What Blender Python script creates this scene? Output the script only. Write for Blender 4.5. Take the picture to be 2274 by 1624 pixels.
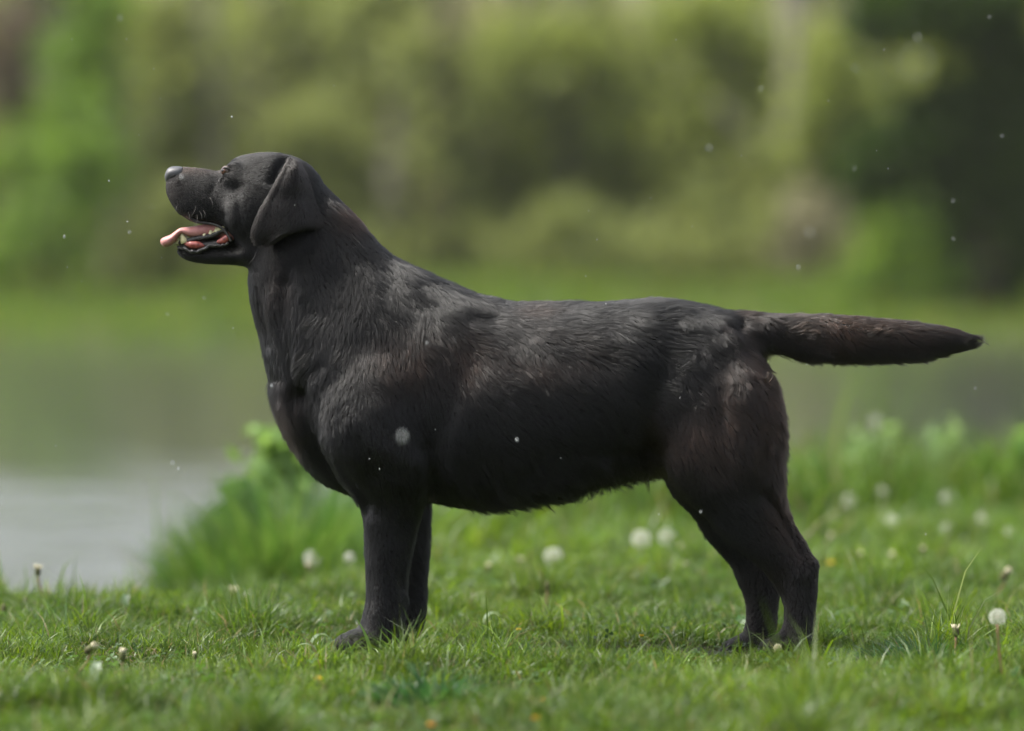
import bpy, math, random
import numpy as np
from mathutils import Vector
from mathutils.kdtree import KDTree

for o in list(bpy.data.objects): bpy.data.objects.remove(o)
scene = bpy.context.scene
COL = scene.collection
R = math.radians
random.seed(7)
rng = np.random.default_rng(7)

# ------------------------------------------------------------------ camera
CAM_D, CAM_H, U, HX, HY = 7.0, 0.613, 0.000709, 1137.0, 582.0
cam = bpy.data.cameras.new('camera'); camo = bpy.data.objects.new('camera', cam); COL.objects.link(camo)
camo.location = (0, -CAM_D, CAM_H); camo.rotation_euler = (R(90), 0, 0)
cam.sensor_width = 36; cam.lens = 36 * CAM_D / (2274 * U)
cam.shift_y = -(812 - HY) / 2274
cam.clip_start = 0.1; cam.clip_end = 2000
cam.dof.use_dof = True; cam.dof.focus_distance = 6.9; cam.dof.aperture_fstop = 2.1
scene.camera = camo

# ------------------------------------------------------------------ sky and sun
SUN_EL, SUN_AZ = 60.0, -86.0            # azimuth measured from +Y (behind the dog) towards +X
world = bpy.data.worlds.new('World'); scene.world = world; world.use_nodes = True
wn = world.node_tree; bg = wn.nodes['Background']
sky = wn.nodes.new('ShaderNodeTexSky'); sky.sky_type = 'NISHITA'; sky.sun_disc = False
sky.sun_elevation = R(SUN_EL); sky.sun_rotation = R(SUN_AZ); sky.dust_density = 4.0; sky.air_density = 0.6
hz = wn.nodes.new('ShaderNodeHueSaturation'); hz.inputs['Saturation'].default_value = .38      # thin overcast: the blue is washed out
wn.links.new(sky.outputs[0], hz.inputs['Color']); wn.links.new(hz.outputs[0], bg.inputs[0]); bg.inputs[1].default_value = 0.13
sun = bpy.data.lights.new('sun', 'SUN'); sun.energy = 2.7; sun.angle = R(18); sun.color = (1, .96, .88)
suno = bpy.data.objects.new('sun', sun); COL.objects.link(suno)
sd = Vector((math.sin(R(SUN_AZ)) * math.cos(R(SUN_EL)), math.cos(R(SUN_AZ)) * math.cos(R(SUN_EL)), math.sin(R(SUN_EL))))
suno.rotation_euler = (-sd).to_track_quat('-Z', 'Y').to_euler(); suno.location = sd * 20
vs = scene.view_settings
vs.view_transform = 'Standard'; vs.look = 'None'; vs.exposure = 1.55; vs.gamma = 1; vs.use_curve_mapping = False
scene.cycles.max_bounces = 6; scene.cycles.transparent_max_bounces = 6; scene.cycles.transmission_bounces = 3
scene.cycles.use_denoising = True

# ------------------------------------------------------------------ helpers
def W(dx, dy, Y=0.0):
    k = U * (CAM_D + Y) / CAM_D
    return np.array([(dx - HX) * k, Y, CAM_H - (dy - HY) * k])

def lerp(a, b, t): return a + (b - a) * t
def sstep(a, b, x):
    t = np.clip((x - a) / (b - a), 0, 1); return t * t * (3 - 2 * t)

def _h(ix, iy, iz, s):
    n = (ix * 374761393 + iy * 668265263 + iz * 2147483647 + s * 1274126177) & 0xFFFFFFFF
    n = ((n ^ (n >> 13)) * 1274126177) & 0xFFFFFFFF
    return ((n ^ (n >> 16)) & 0xFFFF) / 65535.0
def vnoise(P, scale, seed=0):
    q = np.asarray(P) * scale; i = np.floor(q).astype(np.int64); f = q - i; f = f * f * (3 - 2 * f)
    r = 0
    for a in (0, 1):
        for b in (0, 1):
            for c in (0, 1):
                w = (f[:, 0] if a else 1 - f[:, 0]) * (f[:, 1] if b else 1 - f[:, 1]) * (f[:, 2] if c else 1 - f[:, 2])
                r = r + w * _h(i[:, 0] + a, i[:, 1] + b, i[:, 2] + c, seed)
    return r * 2 - 1
def vnoise3(P, scale, seed=0):
    return np.stack([vnoise(P, scale, seed + k * 17) for k in range(3)], 1)

def mesh_np(name, V, F, smooth=True):
    V = np.ascontiguousarray(V, dtype=np.float32); F = np.ascontiguousarray(F, dtype=np.int32)
    m = bpy.data.meshes.new(name); k = F.shape[1]
    m.vertices.add(len(V)); m.vertices.foreach_set('co', V.ravel())
    m.loops.add(F.size); m.loops.foreach_set('vertex_index', F.ravel())
    m.polygons.add(len(F)); m.polygons.foreach_set('loop_start', np.arange(0, F.size, k, dtype=np.int32))
    m.polygons.foreach_set('loop_total', np.full(len(F), k, dtype=np.int32))
    m.update(calc_edges=True)
    if smooth: m.polygons.foreach_set('use_smooth', np.ones(len(F), dtype=bool))
    return m
def set_col(m, C, name='tint'):
    a = m.attributes.new(name, 'FLOAT_COLOR', 'POINT')
    C = np.asarray(C, dtype=np.float32)
    if C.shape[1] == 3: C = np.concatenate([C, np.ones((len(C), 1), np.float32)], 1)
    a.data.foreach_set('color', np.ascontiguousarray(C).ravel())
def link(name, data, parent=None, mat=None, **props):
    o = bpy.data.objects.new(name, data); COL.objects.link(o)
    if mat is not None: data.materials.clear(); data.materials.append(mat)
    if parent is not None: o.parent = parent
    for k, v in props.items():
        if v is not None: o[k] = v
    return o
def py(name, V, F, smooth=True):
    m = bpy.data.meshes.new(name); m.from_pydata([tuple(map(float, v)) for v in V], [], [tuple(map(int, f)) for f in F]); m.update()
    if smooth:
        for p in m.polygons: p.use_smooth = True
    return m
def empty(name, loc, **props):
    o = bpy.data.objects.new(name, None); COL.objects.link(o); o.location = tuple(loc); o.empty_display_size = .05
    for k, v in props.items():
        if v is not None: o[k] = v
    return o

def catmull(P, n):
    P = np.asarray(P, float); m = len(P); out = []
    for t in np.linspace(0, m - 1, n):
        i = min(int(t), m - 2); u = t - i
        p0, p1, p2, p3 = P[max(i - 1, 0)], P[i], P[i + 1], P[min(i + 2, m - 1)]
        out.append(.5 * ((2 * p1) + (-p0 + p2) * u + (2 * p0 - 5 * p1 + 4 * p2 - p3) * u * u + (-p0 + 3 * p1 - 3 * p2 + p3) * u ** 3))
    return np.array(out)

def rings_mesh(rings):
    """closed tube out of a list of rings (k x 3 each), both ends closed by a fan"""
    k = len(rings[0]); V = [p for r in rings for p in r]; F = []
    for i in range(len(rings) - 1):
        for j in range(k):
            a = i * k + j; b = i * k + (j + 1) % k
            F.append((a, b, b + k, a + k))
    V.append(np.mean(rings[0], 0)); c0 = len(V) - 1; V.append(np.mean(rings[-1], 0)); c1 = c0 + 1
    o = (len(rings) - 1) * k
    for j in range(k):
        F.append((c0, (j + 1) % k, j)); F.append((c1, o + j, o + (j + 1) % k))
    return V, F
def loft(ribs, n=40, k=32, e=1.0, pear=0.0):
    """ribs: (ax, ay, bx, by, halfwidth, y): two outline points in photo units, lateral half width and lateral centre in metres"""
    L = []
    for r in ribs:
        y = r[5] if len(r) > 5 else 0.0
        L.append(np.concatenate([W(r[0], r[1], y), W(r[2], r[3], y), [r[4]]]))
    L = catmull(L, n); rings = []
    t = np.linspace(0, 2 * math.pi, k, endpoint=False); ct, st = np.cos(t), np.sin(t)
    c = np.sign(ct) * np.abs(ct) ** e; s = np.sign(st) * np.abs(st) ** e
    for q in L:
        A, B, w = q[:3], q[3:6], max(q[6], .001); C = (A + B) / 2; H = (A - B) / 2
        rings.append(C + H * c[:, None] + np.array([0, 1, 0]) * (w * s * (1 - pear * c))[:, None])
    return rings_mesh(rings)
def ellipsoid(c, r, nu=20, nv=14, tilt=0.0):
    rings = []
    for i in range(nv):
        ph = math.pi * (i + .5) / nv
        t = np.linspace(0, 2 * math.pi, nu, endpoint=False)
        p = np.stack([r[0] * math.sin(ph) * np.cos(t), r[1] * math.sin(ph) * np.sin(t), np.full(nu, r[2] * math.cos(ph))], 1)
        ca, sa = math.cos(tilt), math.sin(tilt)
        x = p[:, 0] * ca + p[:, 2] * sa; z = -p[:, 0] * sa + p[:, 2] * ca
        rings.append(np.stack([x, p[:, 1], z], 1) + np.asarray(c))
    return rings_mesh(rings)
def tube(pts, rad, k=6):
    pts = [np.asarray(p, float) for p in pts]; rings = []
    if np.isscalar(rad): rad = [rad] * len(pts)
    for i, p in enumerate(pts):
        d = pts[min(i + 1, len(pts) - 1)] - pts[max(i - 1, 0)]; d /= np.linalg.norm(d) + 1e-9
        u = np.cross(d, [0, 1, 0] if abs(d[1]) < .8 else [1, 0, 0]); u /= np.linalg.norm(u); v = np.cross(d, u)
        rings.append(np.array([p + rad[i] * (math.cos(a) * u + math.sin(a) * v) for a in np.linspace(0, 2 * math.pi, k, endpoint=False)]))
    return rings_mesh(rings)
class MB:
    def __init__(s): s.V = []; s.F = []
    def add(s, vf):
        o = len(s.V); s.V += list(vf[0]); s.F += [tuple(i + o for i in f) for f in vf[1]]; return s
    def mesh(s, name, smooth=True): return py(name, s.V, s.F, smooth)

# ------------------------------------------------------------------ materials
def mat(name, col=(.5, .5, .5), rough=.6, spec=.5, **kw):
    m = bpy.data.materials.new(name); m.use_nodes = True; nt = m.node_tree; b = nt.nodes['Principled BSDF']
    b.inputs['Base Color'].default_value = (*col, 1); b.inputs['Roughness'].default_value = rough
    b.inputs['Specular IOR Level'].default_value = spec
    for k, v in kw.items(): b.inputs[k.replace('_', ' ')].default_value = v
    return m
def noisy(m, c1, c2, scale=8, bump=0.0, bscale=None, detail=5, dist=.01):
    nt = m.node_tree; b = nt.nodes['Principled BSDF']; tc = nt.nodes.new('ShaderNodeTexCoord')
    n = nt.nodes.new('ShaderNodeTexNoise'); n.inputs['Scale'].default_value = scale; n.inputs['Detail'].default_value = detail
    nt.links.new(tc.outputs['Object'], n.inputs['Vector'])
    r = nt.nodes.new('ShaderNodeValToRGB'); r.color_ramp.elements[0].color = (*c1, 1); r.color_ramp.elements[1].color = (*c2, 1)
    r.color_ramp.elements[0].position = .35; r.color_ramp.elements[1].position = .68
    nt.links.new(n.outputs['Fac'], r.inputs['Fac']); nt.links.new(r.outputs['Color'], b.inputs['Base Color'])
    if bump:
        n2 = nt.nodes.new('ShaderNodeTexNoise'); n2.inputs['Scale'].default_value = bscale or scale * 4; n2.inputs['Detail'].default_value = 6
        nt.links.new(tc.outputs['Object'], n2.inputs['Vector'])
        bp = nt.nodes.new('ShaderNodeBump'); bp.inputs['Strength'].default_value = bump; bp.inputs['Distance'].default_value = dist
        nt.links.new(n2.outputs['Fac'], bp.inputs['Height']); nt.links.new(bp.outputs['Normal'], b.inputs['Normal'])
    return m
def leaf_mat(name, trans=.4, rough=.45, spec=.4, gain=1.0):
    """leaf or blade colour comes from the per-leaf 'tint'; part of the light passes through the leaf"""
    m = bpy.data.materials.new(name); m.use_nodes = True; nt = m.node_tree; b = nt.nodes['Principled BSDF']; out = nt.nodes['Material Output']
    at = nt.nodes.new('ShaderNodeAttribute'); at.attribute_name = 'tint'
    b.inputs['Roughness'].default_value = rough; b.inputs['Specular IOR Level'].default_value = spec
    nt.links.new(at.outputs['Color'], b.inputs['Base Color'])
    tr = nt.nodes.new('ShaderNodeBsdfTranslucent'); hs = nt.nodes.new('ShaderNodeHueSaturation')
    hs.inputs['Hue'].default_value = .485; hs.inputs['Value'].default_value = 1.35 * gain; hs.inputs['Saturation'].default_value = 1.1
    nt.links.new(at.outputs['Color'], hs.inputs['Color']); nt.links.new(hs.outputs['Color'], tr.inputs['Color'])
    mx = nt.nodes.new('ShaderNodeMixShader'); mx.inputs[0].default_value = trans
    nt.links.new(b.outputs[0], mx.inputs[1]); nt.links.new(tr.outputs[0], mx.inputs[2]); nt.links.new(mx.outputs[0], out.inputs['Surface'])
    return m
M = {}
M['grass'] = leaf_mat('grass_blades', .48, .42, .45)
M['leaf'] = leaf_mat('tree_leaves', .55, .6, .25)
M['soil'] = noisy(mat('soil', rough=.95, spec=.15), (.030, .032, .012), (.055, .075, .022), 18, .6, 60, dist=.02)
M['bark_grey'] = noisy(mat('bark_grey', rough=.9, spec=.2), (.15, .135, .11), (.25, .23, .195), 3, .5, 12, dist=.03)
M['bark_brown'] = noisy(mat('bark_brown', rough=.9, spec=.2), (.045, .035, .025), (.11, .09, .065), 3, .5, 12, dist=.03)
M['skin'] = noisy(mat('dog_skin', rough=.75, spec=.25), (.006, .005, .005), (.012, .010, .009), 30)
M['nose'] = noisy(mat('nose_leather', rough=.42, spec=.55), (.045, .046, .050), (.075, .076, .082), 60, .5, 900, dist=.0012)
M['nostril'] = mat('nostril_dark', (.004, .004, .004), .7, .2)
M['lip'] = noisy(mat('lip_skin', rough=.28, spec=.6), (.010, .010, .009), (.035, .030, .026), 120, .7, 500, dist=.002)
M['gum'] = noisy(mat('gum_pink', rough=.3, spec=.55), (.16, .035, .03), (.42, .12, .10), 160, .4, 500, dist=.001)
M['gum'].node_tree.nodes['Principled BSDF'].inputs['Subsurface Weight'].default_value = .15
M['tongue'] = noisy(mat('tongue_pink', rough=.5, spec=.4), (.40, .17, .16), (.52, .25, .23), 90, .35, 1400, dist=.0008)
M['tongue'].node_tree.nodes['Principled BSDF'].inputs['Subsurface Weight'].default_value = .25
M['tongue'].node_tree.nodes['Principled BSDF'].inputs['Subsurface Radius'].default_value = (.008, .002, .001)
M['tooth'] = noisy(mat('tooth_enamel', rough=.3, spec=.5), (.55, .50, .26), (.70, .66, .42), 120)
M['eye'] = mat('eye_brown', (.085, .034, .02), .08, .7)
M['pupil'] = mat('pupil_black', (.003, .003, .003), .05, .7)
M['sclera'] = mat('eye_white', (.10, .07, .055), .2, .5)
M['claw'] = mat('claw_black', (.012, .011, .010), .35, .5)
M['whisker'] = mat('whisker_hair', (.14, .13, .12), .4, .5)
M['drop'] = mat('rain_water', (.80, .83, .83), .10, .7, Transmission_Weight=.4, IOR=1.33)  # whitish base colour stands in for sky light refracted by the drops
M['stem'] = noisy(mat('flower_stem', rough=.6, spec=.3), (.16, .13, .06), (.20, .09, .055), 40)
M['stemg'] = noisy(mat('flower_stem_green', rough=.6, spec=.3), (.11, .16, .05), (.18, .19, .08), 40)
M['fluff'] = mat('seed_fluff', (.66, .66, .60), .8, .1)
M['fluff_core'] = mat('seed_core', (.30, .27, .17), .9, .1)
M['bud'] = noisy(mat('bud_sepals', rough=.7, spec=.2), (.05, .045, .02), (.10, .11, .04), 90)
M['cream'] = noisy(mat('cream_petals', rough=.7, spec=.2), (.40, .37, .24), (.56, .52, .38), 90)
M['yellow'] = noisy(mat('yellow_petals', rough=.6, spec=.2), (.62, .38, .02), (.75, .52, .04), 90)
M['orange'] = noisy(mat('orange_petals', rough=.6, spec=.2), (.55, .22, .03), (.65, .32, .06), 90)

# ------------------------------------------------------------------ ground, water, far bank
XE = [-6, -.62, -.42, -.28, -.05, .3, 1.2, 6]; YE = [.95, 1.0, 1.15, 1.5, 3.4, 4.4, 5.0, 5.2]
XS = [-6, -1.1, -.82, -.62, -.35, .0, 1.0, 6]; YS = [1.7, 1.9, 2.6, 3.7, 4.6, 6.0, 7.6, 8.5]
def ground(x, y):
    x = np.asarray(x, float); y = np.asarray(y, float)
    e = np.interp(x, XE, YE); s = np.interp(x, XS, YS)
    P = np.stack([x, y, np.zeros_like(x)], 1)
    z = .010 * vnoise(P, 3.1, 3) + .006 * vnoise(P, 9, 4) - .008
    z = z - .16 * sstep(0, .55, y - e) - .012 * np.clip(y - 1.5, 0, 3)
    z = z - .55 * sstep(-.35, .9, y - s)
    return z
def far_bank(x, y):
    x = np.asarray(x, float); y = np.asarray(y, float)
    P = np.stack([x, y, np.zeros_like(x)], 1)
    z = -.9 + .62 * sstep(44.0, 46.4, y) + .44 * sstep(46, 53, y) + .05 * np.clip(y - 53, 0, 15) + .20 * np.clip(y - 62, 0, 8)
    return z + .05 * vnoise(P, .4, 9) * sstep(46, 52, y)
def height(x, y):
    y = np.asarray(y, float); return np.where(y < 20, ground(x, y), far_bank(x, y))
gx = np.unique(np.concatenate([np.arange(-2.2, 2.6, .035), np.linspace(-400, -2.2, 40), np.linspace(2.6, 400, 40), np.arange(-20, 20, .8)]))
gy = np.unique(np.concatenate([np.arange(-2, 9, .04), np.linspace(-60, -2, 12), np.linspace(9, 40, 12), np.arange(40, 66, .5), np.linspace(66, 400, 20)]))
GX, GY = np.meshgrid(gx, gy); gz = height(GX.ravel(), GY.ravel())
V = np.stack([GX.ravel(), GY.ravel(), gz], 1); nx = len(gx)
I, J = np.meshgrid(np.arange(len(gx) - 1), np.arange(len(gy) - 1)); a = (J * nx + I).ravel()
F = np.stack([a, a + 1, a + 1 + nx, a + nx], 1)
link('ground', mesh_np('ground', V, F), mat=M['soil'], kind='structure')

wm = mat('pond_water', (.052, .058, .043), .04, .5, IOR=1.333)
nt = wm.node_tree; b = nt.nodes['Principled BSDF']; tc = nt.nodes.new('ShaderNodeTexCoord')
mp = nt.nodes.new('ShaderNodeMapping'); mp.inputs['Scale'].default_value = (1.0, .7, 1)
nt.links.new(tc.outputs['Object'], mp.inputs['Vector'])
n1 = nt.nodes.new('ShaderNodeTexNoise'); n1.inputs['Scale'].default_value = 1.9; n1.inputs['Detail'].default_value = 3; n1.inputs['Distortion'].default_value = .6
n2 = nt.nodes.new('ShaderNodeTexNoise'); n2.inputs['Scale'].default_value = .28; n2.inputs['Detail'].default_value = 2
nt.links.new(mp.outputs[0], n1.inputs['Vector']); nt.links.new(mp.outputs[0], n2.inputs['Vector'])
# wind: the ripples run high on the near water and die down towards the far bank's lee
sx = nt.nodes.new('ShaderNodeSeparateXYZ'); nt.links.new(tc.outputs['Object'], sx.inputs[0])
mr = nt.nodes.new('ShaderNodeMapRange'); mr.inputs['From Min'].default_value = 8; mr.inputs['From Max'].default_value = 14
mr.inputs['To Min'].default_value = .9; mr.inputs['To Max'].default_value = .08; mr.interpolation_type = 'SMOOTHSTEP'
n3 = nt.nodes.new('ShaderNodeTexNoise'); n3.inputs['Scale'].default_value = .9; n3.inputs['Detail'].default_value = 3      # gusts: cat's paws break the edge of the ruffled area
mp3 = nt.nodes.new('ShaderNodeMapping'); mp3.inputs['Scale'].default_value = (.7, 1.6, 1); nt.links.new(tc.outputs['Object'], mp3.inputs['Vector']); nt.links.new(mp3.outputs[0], n3.inputs['Vector'])
ga = nt.nodes.new('ShaderNodeMath'); ga.operation = 'MULTIPLY_ADD'; ga.inputs[1].default_value = 12.0; nt.links.new(n3.outputs['Fac'], ga.inputs[0])
gs = nt.nodes.new('ShaderNodeMath'); gs.operation = 'SUBTRACT'; gs.inputs[1].default_value = 6.5; nt.links.new(sx.outputs['Y'], gs.inputs[0]); nt.links.new(gs.outputs[0], ga.inputs[2])
nt.links.new(ga.outputs[0], mr.inputs['Value'])
rg = nt.nodes.new('ShaderNodeMapRange'); rg.inputs['From Min'].default_value = 8; rg.inputs['From Max'].default_value = 14; rg.inputs['To Min'].default_value = .25; rg.inputs['To Max'].default_value = .10
nt.links.new(ga.outputs[0], rg.inputs['Value']); nt.links.new(rg.outputs[0], b.inputs['Roughness'])
bp = nt.nodes.new('ShaderNodeBump'); bp.inputs['Distance'].default_value = .13
nt.links.new(mr.outputs[0], bp.inputs['Strength']); nt.links.new(n1.outputs['Fac'], bp.inputs['Height']); nt.links.new(bp.outputs[0], b.inputs['Normal'])
link('pond_water', py('pond_water', [(-400, 1.0, -.31), (400, 1.0, -.31), (400, 60, -.31), (-400, 60, -.31)], [(0, 1, 2, 3)], False), mat=wm, kind='structure')

# ------------------------------------------------------------------ grass
def blades(x, y, z, h, w, bend, cols, seg=3, seed=0, lean=None):
    """one mesh of tapered bent blades; seg segments each"""
    r = np.random.default_rng(seed); n = len(x)
    a = r.uniform(0, 2 * math.pi, n) if lean is None else lean
    dx, dy = np.cos(a), np.sin(a)
    f = r.uniform(0, 2 * math.pi, n); sx, sy = np.cos(f), np.sin(f)          # blade's flat direction
    ts = np.linspace(0, 1, seg + 1); V = np.zeros((n, 2 * seg + 1, 3), np.float32); C = np.zeros((n, 2 * seg + 1, 3), np.float32)
    for i, t in enumerate(ts):
        off = bend * h * t ** 2; zz = h * (t - .35 * np.minimum(bend, 1.6) * t ** 2.4)
        px = x + dx * off; py_ = y + dy * off; pz = z + zz
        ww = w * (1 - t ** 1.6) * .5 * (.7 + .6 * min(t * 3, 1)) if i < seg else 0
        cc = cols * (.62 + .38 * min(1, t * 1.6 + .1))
        if i < seg:
            V[:, 2 * i, 0] = px - sx * ww; V[:, 2 * i, 1] = py_ - sy * ww; V[:, 2 * i, 2] = pz
            V[:, 2 * i + 1, 0] = px + sx * ww; V[:, 2 * i + 1, 1] = py_ + sy * ww; V[:, 2 * i + 1, 2] = pz
            C[:, 2 * i] = cc; C[:, 2 * i + 1] = cc
        else:
            V[:, 2 * i, 0] = px; V[:, 2 * i, 1] = py_; V[:, 2 * i, 2] = pz; C[:, 2 * i] = cc
    k = 2 * seg + 1; F = []
    for i in range(seg - 1):
        F += [[2 * i, 2 * i + 1, 2 * i + 3], [2 * i, 2 * i + 3, 2 * i + 2]]
    F += [[2 * seg - 2, 2 * seg - 1, 2 * seg]]
    F = (np.array(F)[None] + (np.arange(n) * k)[:, None, None]).reshape(-1, 3)
    return V.reshape(-1, 3), F, C.reshape(-1, 3)
def grass_cols(x, y, r, dark=1.0):
    n = len(x); P = np.stack([x, y, np.zeros(n)], 1)
    m = .5 + .5 * vnoise(P, 2.3, 21); m2 = .5 + .5 * vnoise(P, 7, 22)
    y = np.asarray(y); base = np.array([.060, .115, .014]); light = np.array([.140, .22, .022]); deep = np.array([.030, .080, .016]); pale = np.array([.14, .18, .07])
    deep = deep * (1 + .5 * sstep(.8, 2.2, y))[:, None]; light = light * (1 + .12 * sstep(.8, 2.2, y))[:, None]  # sunlit look painted in: blade colours lightened behind the dog
    t = np.clip(.55 * m + .35 * m2 + r.normal(0, .22, n), 0, 1)[:, None]
    c = deep * (1 - t) + light * t; c = np.where(r.random((n, 1)) < .35, base, c)
    c = c * (1 + .35 * vnoise(P, 12, 24))[:, None]; c = np.where(r.random((n, 1)) < .09, pale, c); c = np.where(r.random((n, 1)) < .035, np.array([.20, .17, .08]), c)
    return c * dark * r.uniform(.8, 1.2, (n, 1))
def scatter(n, x0, x1, y0, y1, r, keep=None):
    x = r.uniform(x0, x1, n); y = r.uniform(y0, y1, n)
    if keep is not None: k = keep(x, y); x, y = x[k], y[k]
    return x, y
def lawn(name, n, x0, x1, y0, y1, hlo, hhi, w, seg, seed, keep=None, label=None, dark=1.0, bendr=(.15, 1.3)):
    r = np.random.default_rng(seed); x, y = scatter(n, x0, x1, y0, y1, r, keep); P = np.stack([x, y, x * 0], 1)
    m = len(x); hh = np.clip(.42 + .6 * vnoise(P, 6.5, seed + 5) + .4 * vnoise(P, 17, seed + 6), .02, 1.4)
    h = lerp(hlo, hhi, hh) * r.uniform(.5, 1.25, m)
    tall = r.random(m) < .035; h = np.where(tall, h * 1.7, h)
    tc = r.uniform([x0, y0], [x1, y1], (int((x1 - x0) * (y1 - y0) * 15), 2))               # rank tufts scattered through the sward
    for cx, cy in (tc if hhi < .1 else []):
        d2 = (x - cx) ** 2 + (y - cy) ** 2; h = h * (1 + 1.1 * np.exp(-d2 / .0016) * (vnoise(np.array([[cx, cy, 0.]]), 3, 8)[0] > -.3))
    for (px_, py_, rr_) in ((-.22, -.10, .17), (-.19, .05, .13), (.42, -.10, .17), (.36, .06, .15), (.10, 0, .22)):      # trodden round the paws and under the dog
        h = h * (1 - .52 * np.exp(-(((x - px_) / rr_) ** 2 + ((y - py_) / rr_) ** 2) ** 1.5))
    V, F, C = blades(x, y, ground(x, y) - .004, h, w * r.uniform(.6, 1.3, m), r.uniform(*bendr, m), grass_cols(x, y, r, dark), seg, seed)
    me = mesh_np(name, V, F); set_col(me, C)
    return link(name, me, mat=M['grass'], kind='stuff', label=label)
onbank = lambda x, y: y < np.interp(x, XE, YE) + .35
dry = lambda x, y: y < np.interp(x, XS, YS) + .15
worn = lambda x, y: (y < np.interp(x, XE, YE) + .35) & ~((np.exp(-(((x - .12) / .42) ** 2 + ((y + .0) / .13) ** 2)) > .35) & (vnoise(np.stack([x, y, x * 0], 1), 40, 2) > -.25))
lawn('lawn_grass', 330000, -1.35, 1.4, -1.5, 1.55, .018, .062, .0027, 3, 11, worn, 'short mown lawn grass under and in front of the dog')
lawn('lawn_grass', 85000, -.6, 1.9, 1.5, 4.2, .03, .085, .0042, 3, 12, onbank, 'longer rough grass on the lawn behind the dog')
lawn('bank_grass', 52000, -.85, 2.6, 2.4, 7.8, .10, .26, .008, 3, 13, lambda x, y: dry(x, y) & (y > np.interp(x, XE, YE) - .9), 'tall soft grass along the edge of the near bank', bendr=(.1, .7))
lawn('bank_grass', 9000, -1.7, -.6, .95, 2.0, .03, .07, .004, 3, 14, dry, 'sparse grass on the lip of the bank at the left')

def far_grass():
    r = np.random.default_rng(31); n = 26000
    x = r.uniform(-12, 12, n); y = r.uniform(45.3, 60, n)
    c = grass_cols(x * .2, y * .2, r) * np.array([1.25, 1.15, .9])
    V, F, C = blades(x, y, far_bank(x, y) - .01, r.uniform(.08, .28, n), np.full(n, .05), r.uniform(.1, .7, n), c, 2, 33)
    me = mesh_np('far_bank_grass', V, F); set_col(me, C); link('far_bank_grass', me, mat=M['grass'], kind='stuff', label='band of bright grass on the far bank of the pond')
far_grass()

def clover():
    r = np.random.default_rng(41); n = 8000
    x, y = scatter(n, -1.3, 1.6, -1.5, 2.6, r, onbank); P = np.stack([x, y, x * 0], 1)
    k = vnoise(P, 5, 44) + .3 * vnoise(P, 17, 45) > .02; x, y = x[k], y[k]; n = len(x)
    z = ground(x, y) + r.uniform(.006, .032, n); s = r.uniform(.0025, .0062, n); V = []; F = []; C = []
    a0 = r.uniform(0, 6.28, n); tx, ty = r.normal(0, .35, n), r.normal(0, .35, n)
    base = np.array([.050, .105, .024]) * r.uniform(.7, 1.4, (n, 1))
    Vs = []
    for l in range(3):
        a = a0 + l * 2.094; ca, sa = np.cos(a), np.sin(a); pts = []
        for (u, v) in ((0, 0), (.9, .62), (1.5, .5), (1.75, 0), (1.5, -.5), (.9, -.62)):
            dx = (u * ca - v * sa) * s; dy = (u * sa + v * ca) * s
            pts.append(np.stack([x + dx, y + dy, z + dx * tx + dy * ty + abs(v) * s * .35], 1))
        Vs.append(np.stack(pts, 1))
    V = np.concatenate(Vs, 1).reshape(-1, 3)
    F = np.array([[0, 1, 2], [0, 2, 3], [0, 3, 4], [0, 4, 5]]); F = np.concatenate([F + 6 * l for l in range(3)])
    F = (F[None] + (np.arange(n) * 18)[:, None, None]).reshape(-1, 3)
    me = mesh_np('clover_leaves', V, F); set_col(me, np.repeat(base, 18, 0)); link('clover_leaves', me, mat=M['grass'], kind='stuff', label='clover and small weed leaves low in the lawn')
clover()

def broad_leaf(dx, dyb, Y, L, w, ang, rise, label, col):
    p = W(dx, dyb, Y); g = float(ground([p[0]], [Y])[0]); V = []; F = []; C = []
    for i, t in enumerate(np.linspace(0, 1, 9)):
        ww = w * (math.sin(math.pi * min(1, t ** .8)) * .5 + .06) * (1 + .18 * math.sin(i * 2.4)); c = np.array([math.cos(ang) * L * t, math.sin(ang) * L * t, .004 + rise * math.sin(t * 2.4)])
        u = np.array([-math.sin(ang), math.cos(ang), 0])
        V += [c - u * ww + [0, 0, ww * .35], c, c + u * ww + [0, 0, ww * .35]]; C += [np.array(col) * f for f in (1, 1.35, 1)]
    for i in range(8):
        a = i * 3; F += [(a, a + 1, a + 4, a + 3), (a + 1, a + 2, a + 5, a + 4)]
    me = mesh_np('broad_leaf', V, F); set_col(me, C); o = link('broad_leaf_weed', me, mat=M['grass'], label=label, category='weed', group='broad leaves lying in the lawn'); o.location = (p[0], Y, g)
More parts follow.
